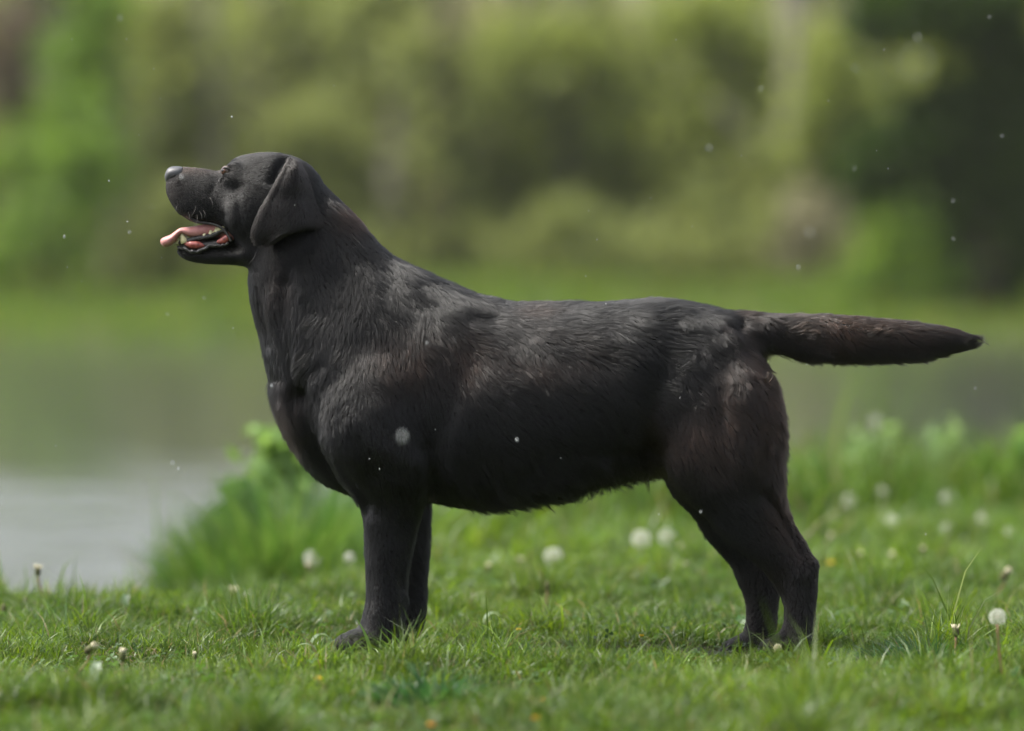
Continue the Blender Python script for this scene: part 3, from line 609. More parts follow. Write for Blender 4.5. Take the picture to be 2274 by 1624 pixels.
# ------------------------------------------------------------------ the dog
def body_parts():
    mb = MB()
    neck_torso = [  # top (dx, dy), bottom (dx, dy), half width
        (700, 384, 560, 575, .062), (728, 412, 549, 628, .068), (780, 463, 558, 690, .080), (832, 526, 576, 765, .094), (883, 569, 592, 834, .108),
        (942, 597, 605, 893, .122), (1002, 626, 632, 960, .132), (1052, 644, 686, 1040, .140), (1090, 653, 780, 1100, .146), (1125, 665, 900, 1112, .150),
        (1165, 669, 1010, 1118, .153), (1235, 670, 1130, 1114, .155), (1310, 667, 1240, 1094, .150), (1380, 664, 1330, 1066, .142), (1450, 660, 1415, 1042, .134),
        (1510, 663, 1500, 1040, .124), (1570, 674, 1590, 1035, .120), (1620, 690, 1680, 1010, .112), (1665, 735, 1716, 950, .090), (1695, 800, 1728, 880, .040)]
    mb.add(loft(neck_torso, 90, 40, .92, .10))
    tail = [(1590, 690, 1610, 800, .045), (1640, 686, 1670, 800, .042), (1720, 690, 1730, 790, .036), (1800, 697, 1805, 797, .033), (1880, 703, 1885, 797, .030),
            (1960, 709, 1963, 796, .027), (2040, 716, 2042, 795, .025), (2100, 724, 2102, 789, .021), (2145, 735, 2147, 776, .014), (2164, 742, 2165, 765, .008), (2174, 748, 2174, 756, .003)]
    mb.add(loft(tail, 40, 20))
    for s in (-1, 1):
        # hind leg: ribs run from its front edge to its rear edge
        def hx(v, far): return v - far if s > 0 else v
        H = [(1540, 740, 1690, 785, .030, .060), (1484, 850, 1718, 848, .052, .074), (1458, 950, 1738, 935, .057, .084), (1470, 1028, 1736, 1000, .056, .087), (1506, 1100, 1733, 1052, .052, .088),
             (1562, 1150, 1742, 1112, .043, .088), (1606, 1195, 1762, 1165, .036, .088), (1648, 1230, 1784, 1200, .031, .088), (1686, 1258, 1803, 1232, .028, .088), (1711, 1290, 1814, 1258, .027, .088),
             (1732, 1322, 1815, 1305, .026, .088), (1740, 1352, 1811, 1347, .0255, .088), (1739, 1388, 1808, 1388, .027, .088), (1725, 1416, 1802, 1420, .033, .088), (1722, 1438, 1795, 1442, .034, .088), (1735, 1450, 1785, 1450, .02, .088)]
        far = [4, 8, 12, 14, 18, 26, 38, 50, 64, 76, 82, 84, 84, 84, 84, 84]
        mb.add(loft([(hx(a, f), b, hx(c, f) + (7 if b < 1120 else 2), d, w, y * s) for (a, b, c, d, w, y), f in zip(H, far)], 60, 28, .95))
        paw = [(1800, 1405, 1798, 1447, .028, .088), (1770, 1398, 1770, 1452, .036, .088), (1740, 1404, 1740, 1453, .040, .088), (1715, 1414, 1714, 1453, .038, .088), (1698, 1424, 1697, 1450, .028, .088)]
        mb.add(loft([(hx(a, 84), b, hx(c, 84), d, w, y * s) for (a, b, c, d, w, y) in paw], 16, 20))
        for k, yy in enumerate((-.027, -.009, .009, .027)):
            c = W(hx(1701 + abs(k - 1.5) * 9, 84), 1437, s * .088); c[1] += yy; mb.add(ellipsoid(c, (.017, .0098, .0125), 12, 8))
        # front leg
        Fl = [(745, 790, 940, 790, .048, .088), (708, 895, 945, 890, .060, .102), (708, 980, 958, 965, .064, .104), (748, 1050, 962, 1040, .060, .096), (790, 1115, 950, 1112, .048, .084), (804, 1168, 932, 1168, .040, .081),
              (809, 1230, 916, 1230, .035, .080), (812, 1290, 906, 1290, .031, .080), (812, 1330, 903, 1335, .031, .080), (804, 1368, 900, 1375, .032, .080), (796, 1400, 893, 1412, .035, .080), (790, 1430, 880, 1438, .036, .080), (800, 1450, 870, 1450, .02, .080)]
        farf = [0, 0, 0, 4, 14, 26, 38, 44, 46, 44, 42, 42, 42]
        mb.add(loft([(a + (f if s > 0 else 0), b, c + (f if s > 0 else 0), d, w, y * s) for (a, b, c, d, w, y), f in zip(Fl, farf)], 50, 28, .95))
        o = 42 if s > 0 else 0
        paw = [(880, 1400, 880, 1450, .028, .080), (840, 1388, 842, 1454, .038, .080), (805, 1392, 806, 1456, .043, .080), (778, 1400, 776, 1456, .041, .080), (757, 1412, 755, 1454, .030, .080)]
        mb.add(loft([(a + o, b, c + o, d, w, y * s) for (a, b, c, d, w, y) in paw], 16, 20))
        for k, yy in enumerate((-.030, -.010, .010, .030)):
            c = W(762 + o + abs(k - 1.5) * 10, 1430, s * .080); c[1] += yy; mb.add(ellipsoid(c, (.019, .0108, .0165), 12, 8))
    c = W(940, 1325, .08); mb.add(ellipsoid(c, (.008, .010, .012), 10, 8))        # carpal pads
    c = W(899, 1330, -.08); mb.add(ellipsoid(c, (.008, .010, .012), 10, 8))
    head = [(372, 380, 370, 404, .010), (374, 375, 369, 428, .020), (388, 371, 384, 459, .029), (408, 370, 402, 480, .034), (432, 371, 429, 496, .037), (460, 375, 457, 501, .040),
            (484, 380, 480, 503, .040), (500, 374, 500, 512, .045), (515, 355, 522, 535, .052), (540, 344, 552, 560, .060), (588, 338, 590, 572, .066), (630, 341, 625, 575, .067), (670, 355, 655, 570, .064), (702, 380, 690, 560, .060), (722, 410, 700, 540, .045)]
    mb.add(loft(head, 60, 36, .9, .16))
    jaw = [(392, 549, 392, 561, .012), (399, 545, 401, 571, .020), (420, 546, 422, 581, .0245), (460, 547, 460, 587, .028), (500, 545, 503, 588, .034), (530, 535, 535, 590, .042), (570, 520, 570, 598, .048), (610, 520, 600, 610, .05)]
    mb.add(loft(jaw, 30, 28))
    for s in (-1, 1):
        c = W(560, 470, 0); c[1] = s * .050; mb.add(ellipsoid(c, (.040, .018, .042), 16, 12, .3))      # cheek
        c = W(534, 410, 0); c[1] = s * .043; mb.add(ellipsoid(c, (.028, .009, .011), 16, 12, .5))      # cheekbone under the eye
        c = W(516, 368, 0); c[1] = s * .035; mb.add(ellipsoid(c, (.011, .007, .006), 14, 10, -.4))     # brow
        c = W(513, 402, 0); c[1] = s * .0385; mb.add(ellipsoid(c, (.018, .006, .013), 14, 10, .3))      # under the eye
        c = W(526, 385, 0); c[1] = s * .0395; mb.add(ellipsoid(c, (.015, .007, .011), 14, 10, 0))      # temple behind the eye
        c = W(425, 455, 0); c[1] = s * .023; mb.add(ellipsoid(c, (.028, .013, .022), 14, 10, .5))      # upper lip
    return mb
raw = body_parts().mesh('dog_raw')
tmp = bpy.data.objects.new('tmp', raw); COL.objects.link(tmp)
md = tmp.modifiers.new('r', 'REMESH'); md.mode = 'VOXEL'; md.voxel_size = .0036
dg = bpy.context.evaluated_depsgraph_get(); ev = tmp.evaluated_get(dg); bm_ = bpy.data.meshes.new_from_object(ev)
bpy.data.objects.remove(tmp); bpy.data.meshes.remove(raw)
nv = len(bm_.vertices); V = np.empty(nv * 3, np.float32); bm_.vertices.foreach_get('co', V); V = V.reshape(-1, 3).astype(float)
bm_.calc_loop_triangles()
EDG = np.empty(len(bm_.edges) * 2, np.int32); bm_.edges.foreach_get('vertices', EDG); EDG = EDG.reshape(-1, 2)
deg = np.bincount(EDG.ravel(), minlength=nv).astype(float)
def lap(V, w, it):
    for _ in range(it):
        S = np.stack([np.bincount(EDG[:, 0], V[EDG[:, 1], c], nv) + np.bincount(EDG[:, 1], V[EDG[:, 0], c], nv) for c in range(3)], 1) / deg[:, None]
        V = V + (S - V) * w[:, None]
    return V
def pxc(P):     # photo units of a point of the dog, without perspective (its own side plane)
    return np.stack([P[:, 0] / U + HX, HY + (CAM_H - P[:, 2]) / U], 1)
q = pxc(V)
headw = sstep(700, 620, q[:, 0]) * sstep(640, 600, q[:, 1])
paww = sstep(1360, 1400, q[:, 1])
w = .5 * (1 - .0 * headw)
V = lap(V, w * (headw > .5), 9); tailw = sstep(1740, 1850, q[:, 0]) * sstep(840, 815, q[:, 1]); legw = sstep(1140, 1200, q[:, 1])
V = lap(V, .5 * (1 - np.maximum(np.maximum(headw, paww), np.maximum(tailw, .75 * legw))), 26); hip = np.exp(-((q[:, 0] - 1640) / 130) ** 2 - ((q[:, 1] - 770) / 80) ** 2); V = lap(V, .55 * hip, 60); hip = np.exp(-((q[:, 0] - 1500) / 90) ** 2 - ((q[:, 1] - 930) / 110) ** 2) * (np.abs(V[:, 1]) > .05); V = lap(V, .55 * hip, 50); V = lap(V, np.full(nv, .5), 3)
def vnormals(V):
    bm_.vertices.foreach_set('co', V.astype(np.float32).ravel()); bm_.update()
    N = np.empty(nv * 3, np.float32); bm_.vertex_normals.foreach_get('vector', N); return N.reshape(-1, 3).astype(float)
# muscles, folds and hollows drawn as strokes on both flanks: points, depth in mm (+ raises), half width in photo units
STROKES = [
    ([(668, 880), (705, 990), (770, 1075), (800, 1120)], -14, 24), ([(645, 890), (680, 985), (740, 1070)], 4, 16),
    ([(640, 620), (632, 700), (642, 790), (655, 850)], -4.5, 14), ([(612, 640), (605, 720), (620, 810)], 2, 14), ([(672, 650), (660, 730), (672, 830)], 2, 14),
    ([(700, 540), (650, 590), (640, 620)], -5, 12), ([(570, 600), (580, 680), (596, 760)], -4, 9),
    ([(720, 800), (680, 840), (660, 880)], -3, 13), 
    ([(955, 990), (966, 1060), (958, 1125)], -6, 17), ([(930, 1000), (940, 1080)], 4, 16), ([(850, 900), (900, 980), (915, 1060)], 5, 30), ([(800, 960), (830, 1050)], -4, 16),
    ([(1010, 720), (930, 800), (840, 850)], 5, 55), ([(1060, 800), (1000, 920), (950, 1000)], -2.5, 36), ([(790, 930), (860, 990), (930, 1010)], 6, 34), ([(1480, 720), (1470, 780), (1450, 830)], -2, 34), ([(1040, 780), (1000, 880), (975, 960)], -3, 30), ([(1040, 700), (1090, 700)], -3, 18),
    ([(1462, 830), (1440, 930), (1436, 1010), (1455, 1070)], -6, 24), ([(1540, 820), (1520, 900), (1520, 1000)], 3, 40), ([(1640, 830), (1655, 940), (1640, 1020)], 5, 34), ([(1590, 860), (1590, 960), (1600, 1040)], -3, 16),
    ([(1690, 1085), (1735, 1155), (1772, 1215)], -9, 13), ([(1740, 1090), (1780, 1180), (1800, 1240)], 3, 9), ([(1640, 1120), (1690, 1190), (1720, 1240)], 4, 20), ([(1770, 1262), (1790, 1250)], 4, 18),
    ([(1690, 800), (1660, 770), (1640, 720)], -6, 14), ([(1640, 715), (1600, 720)], -3, 14),
    ([(528, 420), (536, 470), (545, 520)], -3.0, 11), ([(520, 395), (560, 405), (600, 420)], 2.2, 10), ([(405, 412), (425, 440), (470, 470), (500, 480)], -2.2, 8), ([(385, 440), (420, 470), (460, 485)], 2.0, 9),
    ([(498, 385), (480, 410), (470, 430)], -2.0, 6), ([(515, 392), (500, 395)], 1.6, 5), ([(560, 350), (600, 348)], 1.5, 12), ([(516, 537), (530, 500)], -2.5, 6),
    ([(540, 560), (565, 610), (575, 660)], 3, 9), ([(636, 352), (622, 372), (610, 402)], -9, 11), ([(905, 1140), (900, 1220), (895, 1290)], -4.5, 9), ([(845, 1150), (850, 1220), (848, 1300)], 3, 12), ([(1786, 1285), (1783, 1390)], -3, 7), ([(1750, 1300), (1752, 1390)], 2, 8), ([(1800, 1240), (1812, 1262)], 3, 9), ([(820, 1150), (828, 1240)], 2, 16), ([(850, 1345), (850, 1330)], 2.5, 22)]
def strokes(V, N):
    q = pxc(V); D = np.zeros(nv)
    for pts, mm, hw in STROKES:
        P = catmull(np.array(pts, float), 24); best = np.full(nv, 1e9)
        near = (q[:, 0] > P[:, 0].min() - hw * 3) & (q[:, 0] < P[:, 0].max() + hw * 3) & (q[:, 1] > P[:, 1].min() - hw * 3) & (q[:, 1] < P[:, 1].max() + hw * 3)
        ix = np.nonzero(near)[0]; d2 = ((q[ix, None, :] - P[None]) ** 2).sum(2).min(1)
        D[ix] += mm * .001 * np.exp(-d2 / (hw * hw)) * sstep(.15, .6, np.abs(N[ix, 1]))
    return V + N * D[:, None]
N = vnormals(V); V = strokes(V, N)
N = vnormals(V)
V = V + N * (.0022 * vnoise(V, 22, 61) * (1 - headw) * sstep(1300, 1100, q[:, 1]))[:, None]
V = lap(V, np.full(nv, .4), 2)
# coat: length and lie of the hair, sampled at points of the photo (x, y, direction x, direction down, length mm)
COAT = np.array([
    (375, 420, .3, 1, 2.5), (400, 385, 1, .1, 2.5), (430, 440, .8, .6, 3), (460, 400, 1, .2, 3), (480, 470, .9, .6, 4), (530, 370, 1, -.25, 4), (520, 430, .75, .65, 4), (590, 345, 1, .05, 6), (560, 480, .5, .85, 5), (580, 400, .95, .3, 5), (650, 350, .95, .4, 7), (700, 400, .7, .75, 11),
    (420, 575, 1, .1, 3), (480, 575, 1, .1, 4), (540, 580, .8, .5, 6), (600, 580, .4, .9, 9), (560, 640, .15, 1, 12), (590, 760, .12, 1, 16), (620, 850, .2, 1, 20), (620, 910, .35, .95, 20), (680, 1020, .55, .85, 18), (760, 1090, .5, .85, 14),
    (760, 480, .65, .8, 15), (700, 560, .05, 1, 14), (700, 680, -.25, 1, 18), (680, 780, -.3, 1, 20), (820, 600, .1, 1, 19), (780, 720, -.2, 1, 20), (900, 650, .2, 1, 20), (880, 780, .05, 1, 18), (740, 860, .3, .9, 14), (800, 860, .1, 1, 14),
    (960, 640, .4, .9, 21), (1050, 670, .6, .8, 23), (1100, 740, .65, .75, 20), (1000, 800, .3, .95, 17), (950, 900, .35, .95, 14), (850, 960, .3, 1, 11), (860, 1060, .3, 1, 10),
    (1170, 680, .9, .4, 20), (1300, 680, .95, .25, 20), (1250, 800, .85, .5, 18), (1150, 900, .75, .65, 16), (1100, 1050, .6, .8, 16), (1100, 1130, .5, .85, 20), (1250, 1000, .75, .65, 15), (1250, 1110, .4, .9, 22), (1350, 1080, .35, .95, 26), (1420, 1050, .2, 1, 26), (1450, 980, .15, 1, 20),
    (1380, 800, .85, .5, 18), (1380, 930, .75, .65, 17), (1430, 690, .95, .3, 20), (1500, 675, 1, .3, 22), (1550, 720, .9, .45, 23), (1600, 700, .95, .35, 22), (1620, 790, .75, .65, 20), (1540, 820, .72, .7, 19), (1500, 760, .85, .5, 20), (1480, 850, .75, .65, 18), (1520, 940, .5, .85, 16), (1600, 960, .6, .8, 15), (1690, 880, .5, .85, 20), (1720, 960, .4, .95, 24), (1715, 1020, .35, .95, 24),
    (1500, 1060, .35, .95, 14), (1600, 1100, .55, .85, 13), (1730, 1080, .55, .8, 20), (1690, 1170, .6, .8, 9), (1780, 1210, .4, .9, 8), (1770, 1300, .1, 1, 6), (1800, 1340, .25, 1, 9), (1770, 1400, -.1, 1, 6), (1720, 1430, -.8, .5, 5),
    (1660, 705, .95, .35, 20), (1680, 770, .7, .8, 22), (1750, 700, 1, .1, 15), (1750, 780, .8, .55, 24), (1850, 705, 1, .05, 14), (1850, 790, .9, .3, 24), (1950, 715, 1, .06, 16), (1950, 785, .95, .15, 22), (2060, 730, 1, .12, 20), (2060, 780, 1, -.05, 24), (2150, 750, 1, 0, 26),
    (830, 1160, .1, 1, 8), (930, 1150, .5, .9, 15), (860, 1250, .1, 1, 6), (930, 1260, .55, .85, 12), (850, 1350, 0, 1, 5), (930, 1340, .6, .8, 11), (900, 1390, .3, .95, 8), (790, 1410, -.6, .8, 5)], float)
def coat(P):
    q = pxc(P); d2 = ((q[:, None, :] - COAT[None, :, :2]) ** 2).sum(2); w = 1 / (d2 + 350) ** 1.7; w /= w.sum(1)[:, None]
    v = w @ COAT[:, 2:5]; d = np.stack([v[:, 0], np.zeros(len(P)), -v[:, 1]], 1); d /= np.linalg.norm(d, axis=1)[:, None] + 1e-9
    return d, v[:, 2] * .001
lenv = np.concatenate([coat(V[i:i + 20000])[1] for i in range(0, nv, 20000)])
V = V - vnormals(V) * (lenv * (.22 - .17 * tailw))[:, None]
N = vnormals(V)
ct = np.array([0., 0., 0.]); V0 = V.copy()
# the dog's origin stands on the ground between its paws
dog = empty('dog', (0, 0, 0), label='stout black dog standing in profile on the grass with its mouth open', category='dog')
bm_.name = 'body'
body = link('body', bm_, dog, M['skin'])
for p in bm_.polygons: p.use_smooth = True

def hair_mat():
    m = bpy.data.materials.new('black_fur'); m.use_nodes = True; nt = m.node_tree; nt.nodes.remove(nt.nodes['Principled BSDF'])
    h = nt.nodes.new('ShaderNodeBsdfHairPrincipled'); h.parametrization = 'COLOR'
    at = nt.nodes.new('ShaderNodeAttribute'); at.attribute_name = 'tint'; nt.links.new(at.outputs['Color'], h.inputs['Color'])
    h.inputs['Roughness'].default_value = .29; h.inputs['Radial Roughness'].default_value = .42; h.inputs['Coat'].default_value = .0
    h.inputs['Random Roughness'].default_value = .2; h.inputs['IOR'].default_value = 1.41
    nt.links.new(h.outputs[0], nt.nodes['Material Output'].inputs['Surface']); return m
M['fur'] = hair_mat()
def fur_object(name, pts, rad, tint, parent, label=None):
    n, k = pts.shape[:2]; hc = bpy.data.hair_curves.new(name); hc.add_curves([k] * n)
    hc.attributes['position'].data.foreach_set('vector', np.ascontiguousarray(pts, dtype=np.float32).ravel())
    ra = hc.attributes.get('radius') or hc.attributes.new('radius', 'FLOAT', 'POINT')
    ra.data.foreach_set('value', np.ascontiguousarray(rad, dtype=np.float32).ravel())
    a = hc.attributes.new('tint', 'FLOAT_COLOR', 'CURVE'); C = np.concatenate([tint, np.ones((n, 1))], 1).astype(np.float32)
    a.data.foreach_set('color', np.ascontiguousarray(C).ravel())
    return link(name, hc, parent, M['fur'], kind='stuff', label=label)
def sample(V, N, T, n, wt, r):
    A = V[T[:, 0]]; B = V[T[:, 1]]; C = V[T[:, 2]]; ar = .5 * np.linalg.norm(np.cross(B - A, C - A), axis=1) * wt
    cs = np.cumsum(ar); ix = np.minimum(np.searchsorted(cs, r.random(n) * cs[-1]), len(T) - 1)
    u, v = r.random(n), r.random(n); f = u + v > 1; u[f] = 1 - u[f]; v[f] = 1 - v[f]
    P = A[ix] * (1 - u - v)[:, None] + B[ix] * u[:, None] + C[ix] * v[:, None]
    nn = N[T[ix, 0]] * (1 - u - v)[:, None] + N[T[ix, 1]] * u[:, None] + N[T[ix, 2]] * v[:, None]
    return P, nn / (np.linalg.norm(nn, axis=1)[:, None] + 1e-9)
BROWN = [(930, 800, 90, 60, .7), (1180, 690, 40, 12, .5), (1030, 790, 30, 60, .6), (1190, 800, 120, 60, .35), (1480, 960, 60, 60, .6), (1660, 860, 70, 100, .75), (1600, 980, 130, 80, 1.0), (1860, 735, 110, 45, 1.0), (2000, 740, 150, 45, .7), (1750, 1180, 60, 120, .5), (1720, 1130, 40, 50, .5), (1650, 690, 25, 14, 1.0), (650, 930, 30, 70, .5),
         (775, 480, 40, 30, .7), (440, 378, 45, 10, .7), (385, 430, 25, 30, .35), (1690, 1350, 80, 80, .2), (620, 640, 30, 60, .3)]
def grow(P, Nn, d, L, r, seed, lift=.55, clump=.5, cl_n=14, K=5, wave=.35):
    n = len(P)
    # tuft-wide swerve of the coat, then single-hair scatter
    d = d + wave * vnoise3(P, 38, seed) * [1, .3, 1] + wave * .3 * vnoise3(P, 11, seed + 5) * [1, .2, 1] + .08 * r.normal(size=(n, 3))
    d = d - Nn * (d * Nn).sum(1)[:, None]; d /= np.linalg.norm(d, axis=1)[:, None] + 1e-6
    L = L * r.uniform(.65, 1.15, n); pts = np.zeros((n, K, 3)); pts[:, 0] = P - Nn * .0006; cur = P.copy()
    lf = lift * r.uniform(.6, 1.3, n)
    for k in range(1, K):
        t = (k - .5) / (K - 1); g = d + Nn * (lf * (1 - .85 * t))[:, None] + np.array([0, 0, -.10 * t]); g /= np.linalg.norm(g, axis=1)[:, None]
        cur = cur + g * (L / (K - 1))[:, None]; pts[:, k] = cur
    if True:
        nc = max(n // cl_n, 1); ci = r.choice(n, nc, replace=False); kd = KDTree(nc)
        for a, i in enumerate(ci): kd.insert(P[i], a)
        kd.balance(); near = np.array([ci[kd.find(p)[1]] for p in P])
        for k in range(1, K):
            t = k / (K - 1); rel = pts[near, k]; wgt = clump * t ** 1.4; dist = np.linalg.norm(P - P[near], axis=1)
            ww = wgt * (dist < .012); pts[:, k] = pts[:, k] * (1 - ww)[:, None] + rel * ww[:, None]
    grow.near = near
    return pts
def tints(P, r):
    q = pxc(P); n = len(P); b = np.zeros(n)
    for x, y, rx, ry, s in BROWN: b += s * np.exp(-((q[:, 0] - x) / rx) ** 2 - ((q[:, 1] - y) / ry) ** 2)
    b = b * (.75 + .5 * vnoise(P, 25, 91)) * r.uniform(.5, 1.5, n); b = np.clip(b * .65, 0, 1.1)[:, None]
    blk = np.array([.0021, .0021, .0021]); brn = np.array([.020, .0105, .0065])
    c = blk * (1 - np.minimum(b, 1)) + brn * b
    return c * r.uniform(.6, 1.6, (n, 1)) * (1 - .45 * sstep(1385, 1415, q[:, 1]))[:, None]  # paw hair tinted darker, standing in for the shade among the grass
T = np.empty(len(bm_.loop_triangles) * 3, np.int32); bm_.loop_triangles.foreach_get('vertices', T); T = T.reshape(-1, 3)
r = np.random.default_rng(5)
fc = V[T].mean(1); fn = N[T].mean(1); qf = pxc(fc)
hd = sstep(720, 640, qf[:, 0]) * sstep(640, 600, qf[:, 1])
wt = np.where(fn[:, 1] < .35, 1.0, .28) * (1 + 2.2 * hd + .5 * sstep(1120, 1200, qf[:, 1]))
# bare skin: nose pad, inside of the mouth
def inpoly(q, poly):
    x, y = q[:, 0], q[:, 1]; c = np.zeros(len(q), bool); n = len(poly)
    for i in range(n):
        x1, y1 = poly[i]; x2, y2 = poly[(i + 1) % n]
        c ^= ((y1 > y) != (y2 > y)) & (x < (x2 - x1) * (y - y1) / (y2 - y1 + 1e-9) + x1)
    return c
bare = inpoly(qf, [(355, 360), (404, 360), (404, 384), (392, 402), (365, 407)])
mouth = inpoly(qf, [(380, 551), (400, 552), (470, 551), (516, 546), (524, 530), (505, 500), (470, 490), (400, 475), (370, 500)]) & ((qf[:, 1] > 492 + (qf[:, 0] < 440) * (-30)) | (fn[:, 2] < -.5))
mouth &= ~((fn[:, 1] < -.55) & (qf[:, 1] < 505))
tip = ((qf[:, 0] > 2130) & (np.abs(fn[:, 0]) > .5)) | (qf[:, 0] > 2172)
eyer = np.hypot((qf[:, 0] - 505) / 13, (qf[:, 1] - 381) / 8.5) < 1
wt = wt * ~bare * ~mouth * ~tip * ~eyer * np.where(qf[:, 1] > 1405, .3, 1)
NH = 520000
P, Nn = sample(V, N, T, NH, wt, r)
cd = [coat(P[i:i + 20000]) for i in range(0, NH, 20000)]; d = np.concatenate([c[0] for c in cd]); L = np.concatenate([c[1] for c in cd])
qq = pxc(P); hh = sstep(720, 640, qq[:, 0]) * sstep(640, 600, qq[:, 1])
und = sstep(-.3, -.85, Nn[:, 2]) * sstep(930, 1060, qq[:, 0]) * sstep(1480, 1440, qq[:, 0]) * (qq[:, 1] > 1000)
L = L * (1 + 1.15 * und * r.random(NH) ** 2)
tl = sstep(2000, 2100, qq[:, 0])
fr = sstep(.3, .9, -Nn[:, 2]) * sstep(1690, 1730, qq[:, 0]) * (qq[:, 1] < 1000) + sstep(.3, .8, np.abs(Nn[:, 0])) * (((qq[:, 0] > 1690) & (qq[:, 1] > 830) & (qq[:, 1] < 1200)) | ((qq[:, 0] < 800) & (qq[:, 1] > 840) & (qq[:, 1] < 1110)))
L = L * (1 - .35 * sstep(1390, 1420, qq[:, 1]))
pts = grow(P, Nn, d, L * 1.15, r, 3, clump=np.clip(.52 + .25 * und, 0, .8) * (1 - .6 * hh), cl_n=17, lift=(.26 + .16 * hh + .2 * sstep(1120, 1200, qq[:, 1]) + 1.0 * und + .5 * fr) * (1 - .9 * tl) * np.where(r.random(NH) < .07, 2.2, 1), wave=(.42 + .45 * sstep(1380, 1500, qq[:, 0]) * sstep(1000, 860, qq[:, 1]) * sstep(2000, 1700, qq[:, 0]) + .25 * sstep(1000, 800, qq[:, 1]) * sstep(600, 700, qq[:, 0]))[:, None])
tn = np.linspace(1, .25, 5)[None] * (.00026 * (1 - .25 * hh) * r.uniform(.7, 1.3, NH))[:, None]
cf = r.uniform(.6, 1.5, NH)[grow.near]
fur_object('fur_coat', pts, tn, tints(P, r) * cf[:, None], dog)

# ears: soft flaps folded over at the root
def ear(s):
    rows = [(648, 352, 668, 362, .052, .010), (637, 370, 681, 382, .066, .014), (617, 406, 692, 408, .072, .014), (600, 436, 701, 443, .073, .012), (584, 464, 714, 476, .076, .012),
            (571, 494, 720, 498, .078, .012), (566, 516, 700, 511, .079, .011), (570, 534, 655, 520, .078, .009), (584, 545, 612, 543, .077, .004)]
    Rr = catmull(np.array(rows, float), 44); nu = 34; outer = []; inner = []
    for i, (ax, ay, bx, by, y0, bul) in enumerate(Rr):
        t = i / (len(Rr) - 1); ro = []; ri = []
        for u in np.linspace(0, 1, nu):
            X = lerp(ax, bx, u); Y = lerp(ay, by, u) + 10 * math.sin(u * math.pi) * (t > .55) * 0
            edge = (1 - (2 * u - 1) ** 4) * min(1, (1 - t) * 9 + .15)
            fold = -.016 * math.exp(-(u / .16) ** 2) * (1 - t) ** 1.5 * 0 + .008 * math.exp(-((u - .05) / .10) ** 2) * (1 - t)
            rip = .004 * math.sin(u * 5.2 + t * 3) * t + .003 * math.sin(u * 9 - t * 5) * t
            back = -.022 * sstep(.62, 1.0, u) * (1 - .4 * t)
            y = y0 + bul * math.sin(math.pi * min(1, u * 1.02)) ** .7 + fold + rip + back
            p = W(X, Y, 0); th = .0032 * edge + .0006
            ro.append((p[0], s * (y + th), p[2])); ri.append((p[0], s * (y - th), p[2]))
        outer.append(ro); inner.append(ri)
    nr = len(Rr); V = [p for r_ in outer for p in r_] + [p for r_ in inner for p in r_]; o = nr * nu; F = []
    for i in range(nr - 1):
        for j in range(nu - 1):
            a = i * nu + j; F.append((a, a + 1, a + 1 + nu, a + nu)); F.append((o + a, o + a + nu, o + a + nu + 1, o + a + 1))
    for i in range(nr - 1):
        a = i * nu; F.append((a, a + nu, o + a + nu, o + a)); a += nu - 1; F.append((a, o + a, o + a + nu, a + nu))
    for j in range(nu - 1):
        F.append((j, o + j, o + j + 1, j + 1)); a = (nr - 1) * nu + j; F.append((a, a + 1, o + a + 1, o + a))
    if s > 0: F = [f[::-1] for f in F]
    F = [f[::-1] for f in F]
    m = py('ear', V, F); return m
for s in (-1, 1):
    em = ear(s)
    e = link('ear', em, dog, M['skin'])
    em.calc_loop_triangles(); n_ = len(em.vertices); Ve = np.empty(n_ * 3, np.float32); em.vertices.foreach_get('co', Ve); Ve = Ve.reshape(-1, 3).astype(float)
    Ne = np.empty(n_ * 3, np.float32); em.vertex_normals.foreach_get('vector', Ne); Ne = Ne.reshape(-1, 3).astype(float)
    if s < 0 and Ne[20 * 34 + 17, 1] > 0 or s > 0 and Ne[20 * 34 + 17, 1] < 0: Ne = -Ne; em.flip_normals()
    Te = np.empty(len(em.loop_triangles) * 3, np.int32); em.loop_triangles.foreach_get('vertices', Te); Te = Te.reshape(-1, 3)
    ne = 34000 if s < 0 else 12000; r = np.random.default_rng(8 + s)
    P, Nn = sample(Ve, Ne, Te, ne, np.ones(len(Te)), r); qe = pxc(P)
    ww = sstep(380, 520, qe[:, 1]); dd = np.stack([lerp(.25, -.35, ww) + .5 * sstep(640, 720, qe[:, 0]) , 0 * ww, -np.ones(ne)], 1)
    pts = grow(P, Nn, dd, np.full(ne, .0075) * (1 + .6 * sstep(680, 720, qe[:, 0])), r, 13, lift=.22, clump=.5, wave=.5)
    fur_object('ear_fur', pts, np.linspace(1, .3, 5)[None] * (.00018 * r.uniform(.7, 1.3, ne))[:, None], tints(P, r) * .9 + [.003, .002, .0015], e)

# nose
def nose():
    rows = [(406, 371, 406, 398, .017), (400, 370, 401, 403, .0205), (391, 369.5, 393, 407, .0222), (381, 370.5, 382, 409, .0220), (373, 375, 374, 409, .0200), (368.5, 383, 369, 405, .0155), (366.5, 389, 367, 398, .008)]
    mb = MB(); mb.add(loft(rows, 26, 28, .85, -.1)); return mb
nm = nose().mesh('nose'); nz = link('nose', nm, dog, M['nose'])
for s in (-1, 1):
    P = [W(377, 398, 0), W(383, 395.5, 0), W(390, 391.5, 0), W(396, 390, 0)]
    for p, yy in zip(P, (.0150, .0195, .0208, .0195)): p[1] = s * yy
    link('nostril', MB().add(tube(P, [.0016, .0030, .0030, .0010], 8)).mesh('nostril'), nz, M['nostril'])
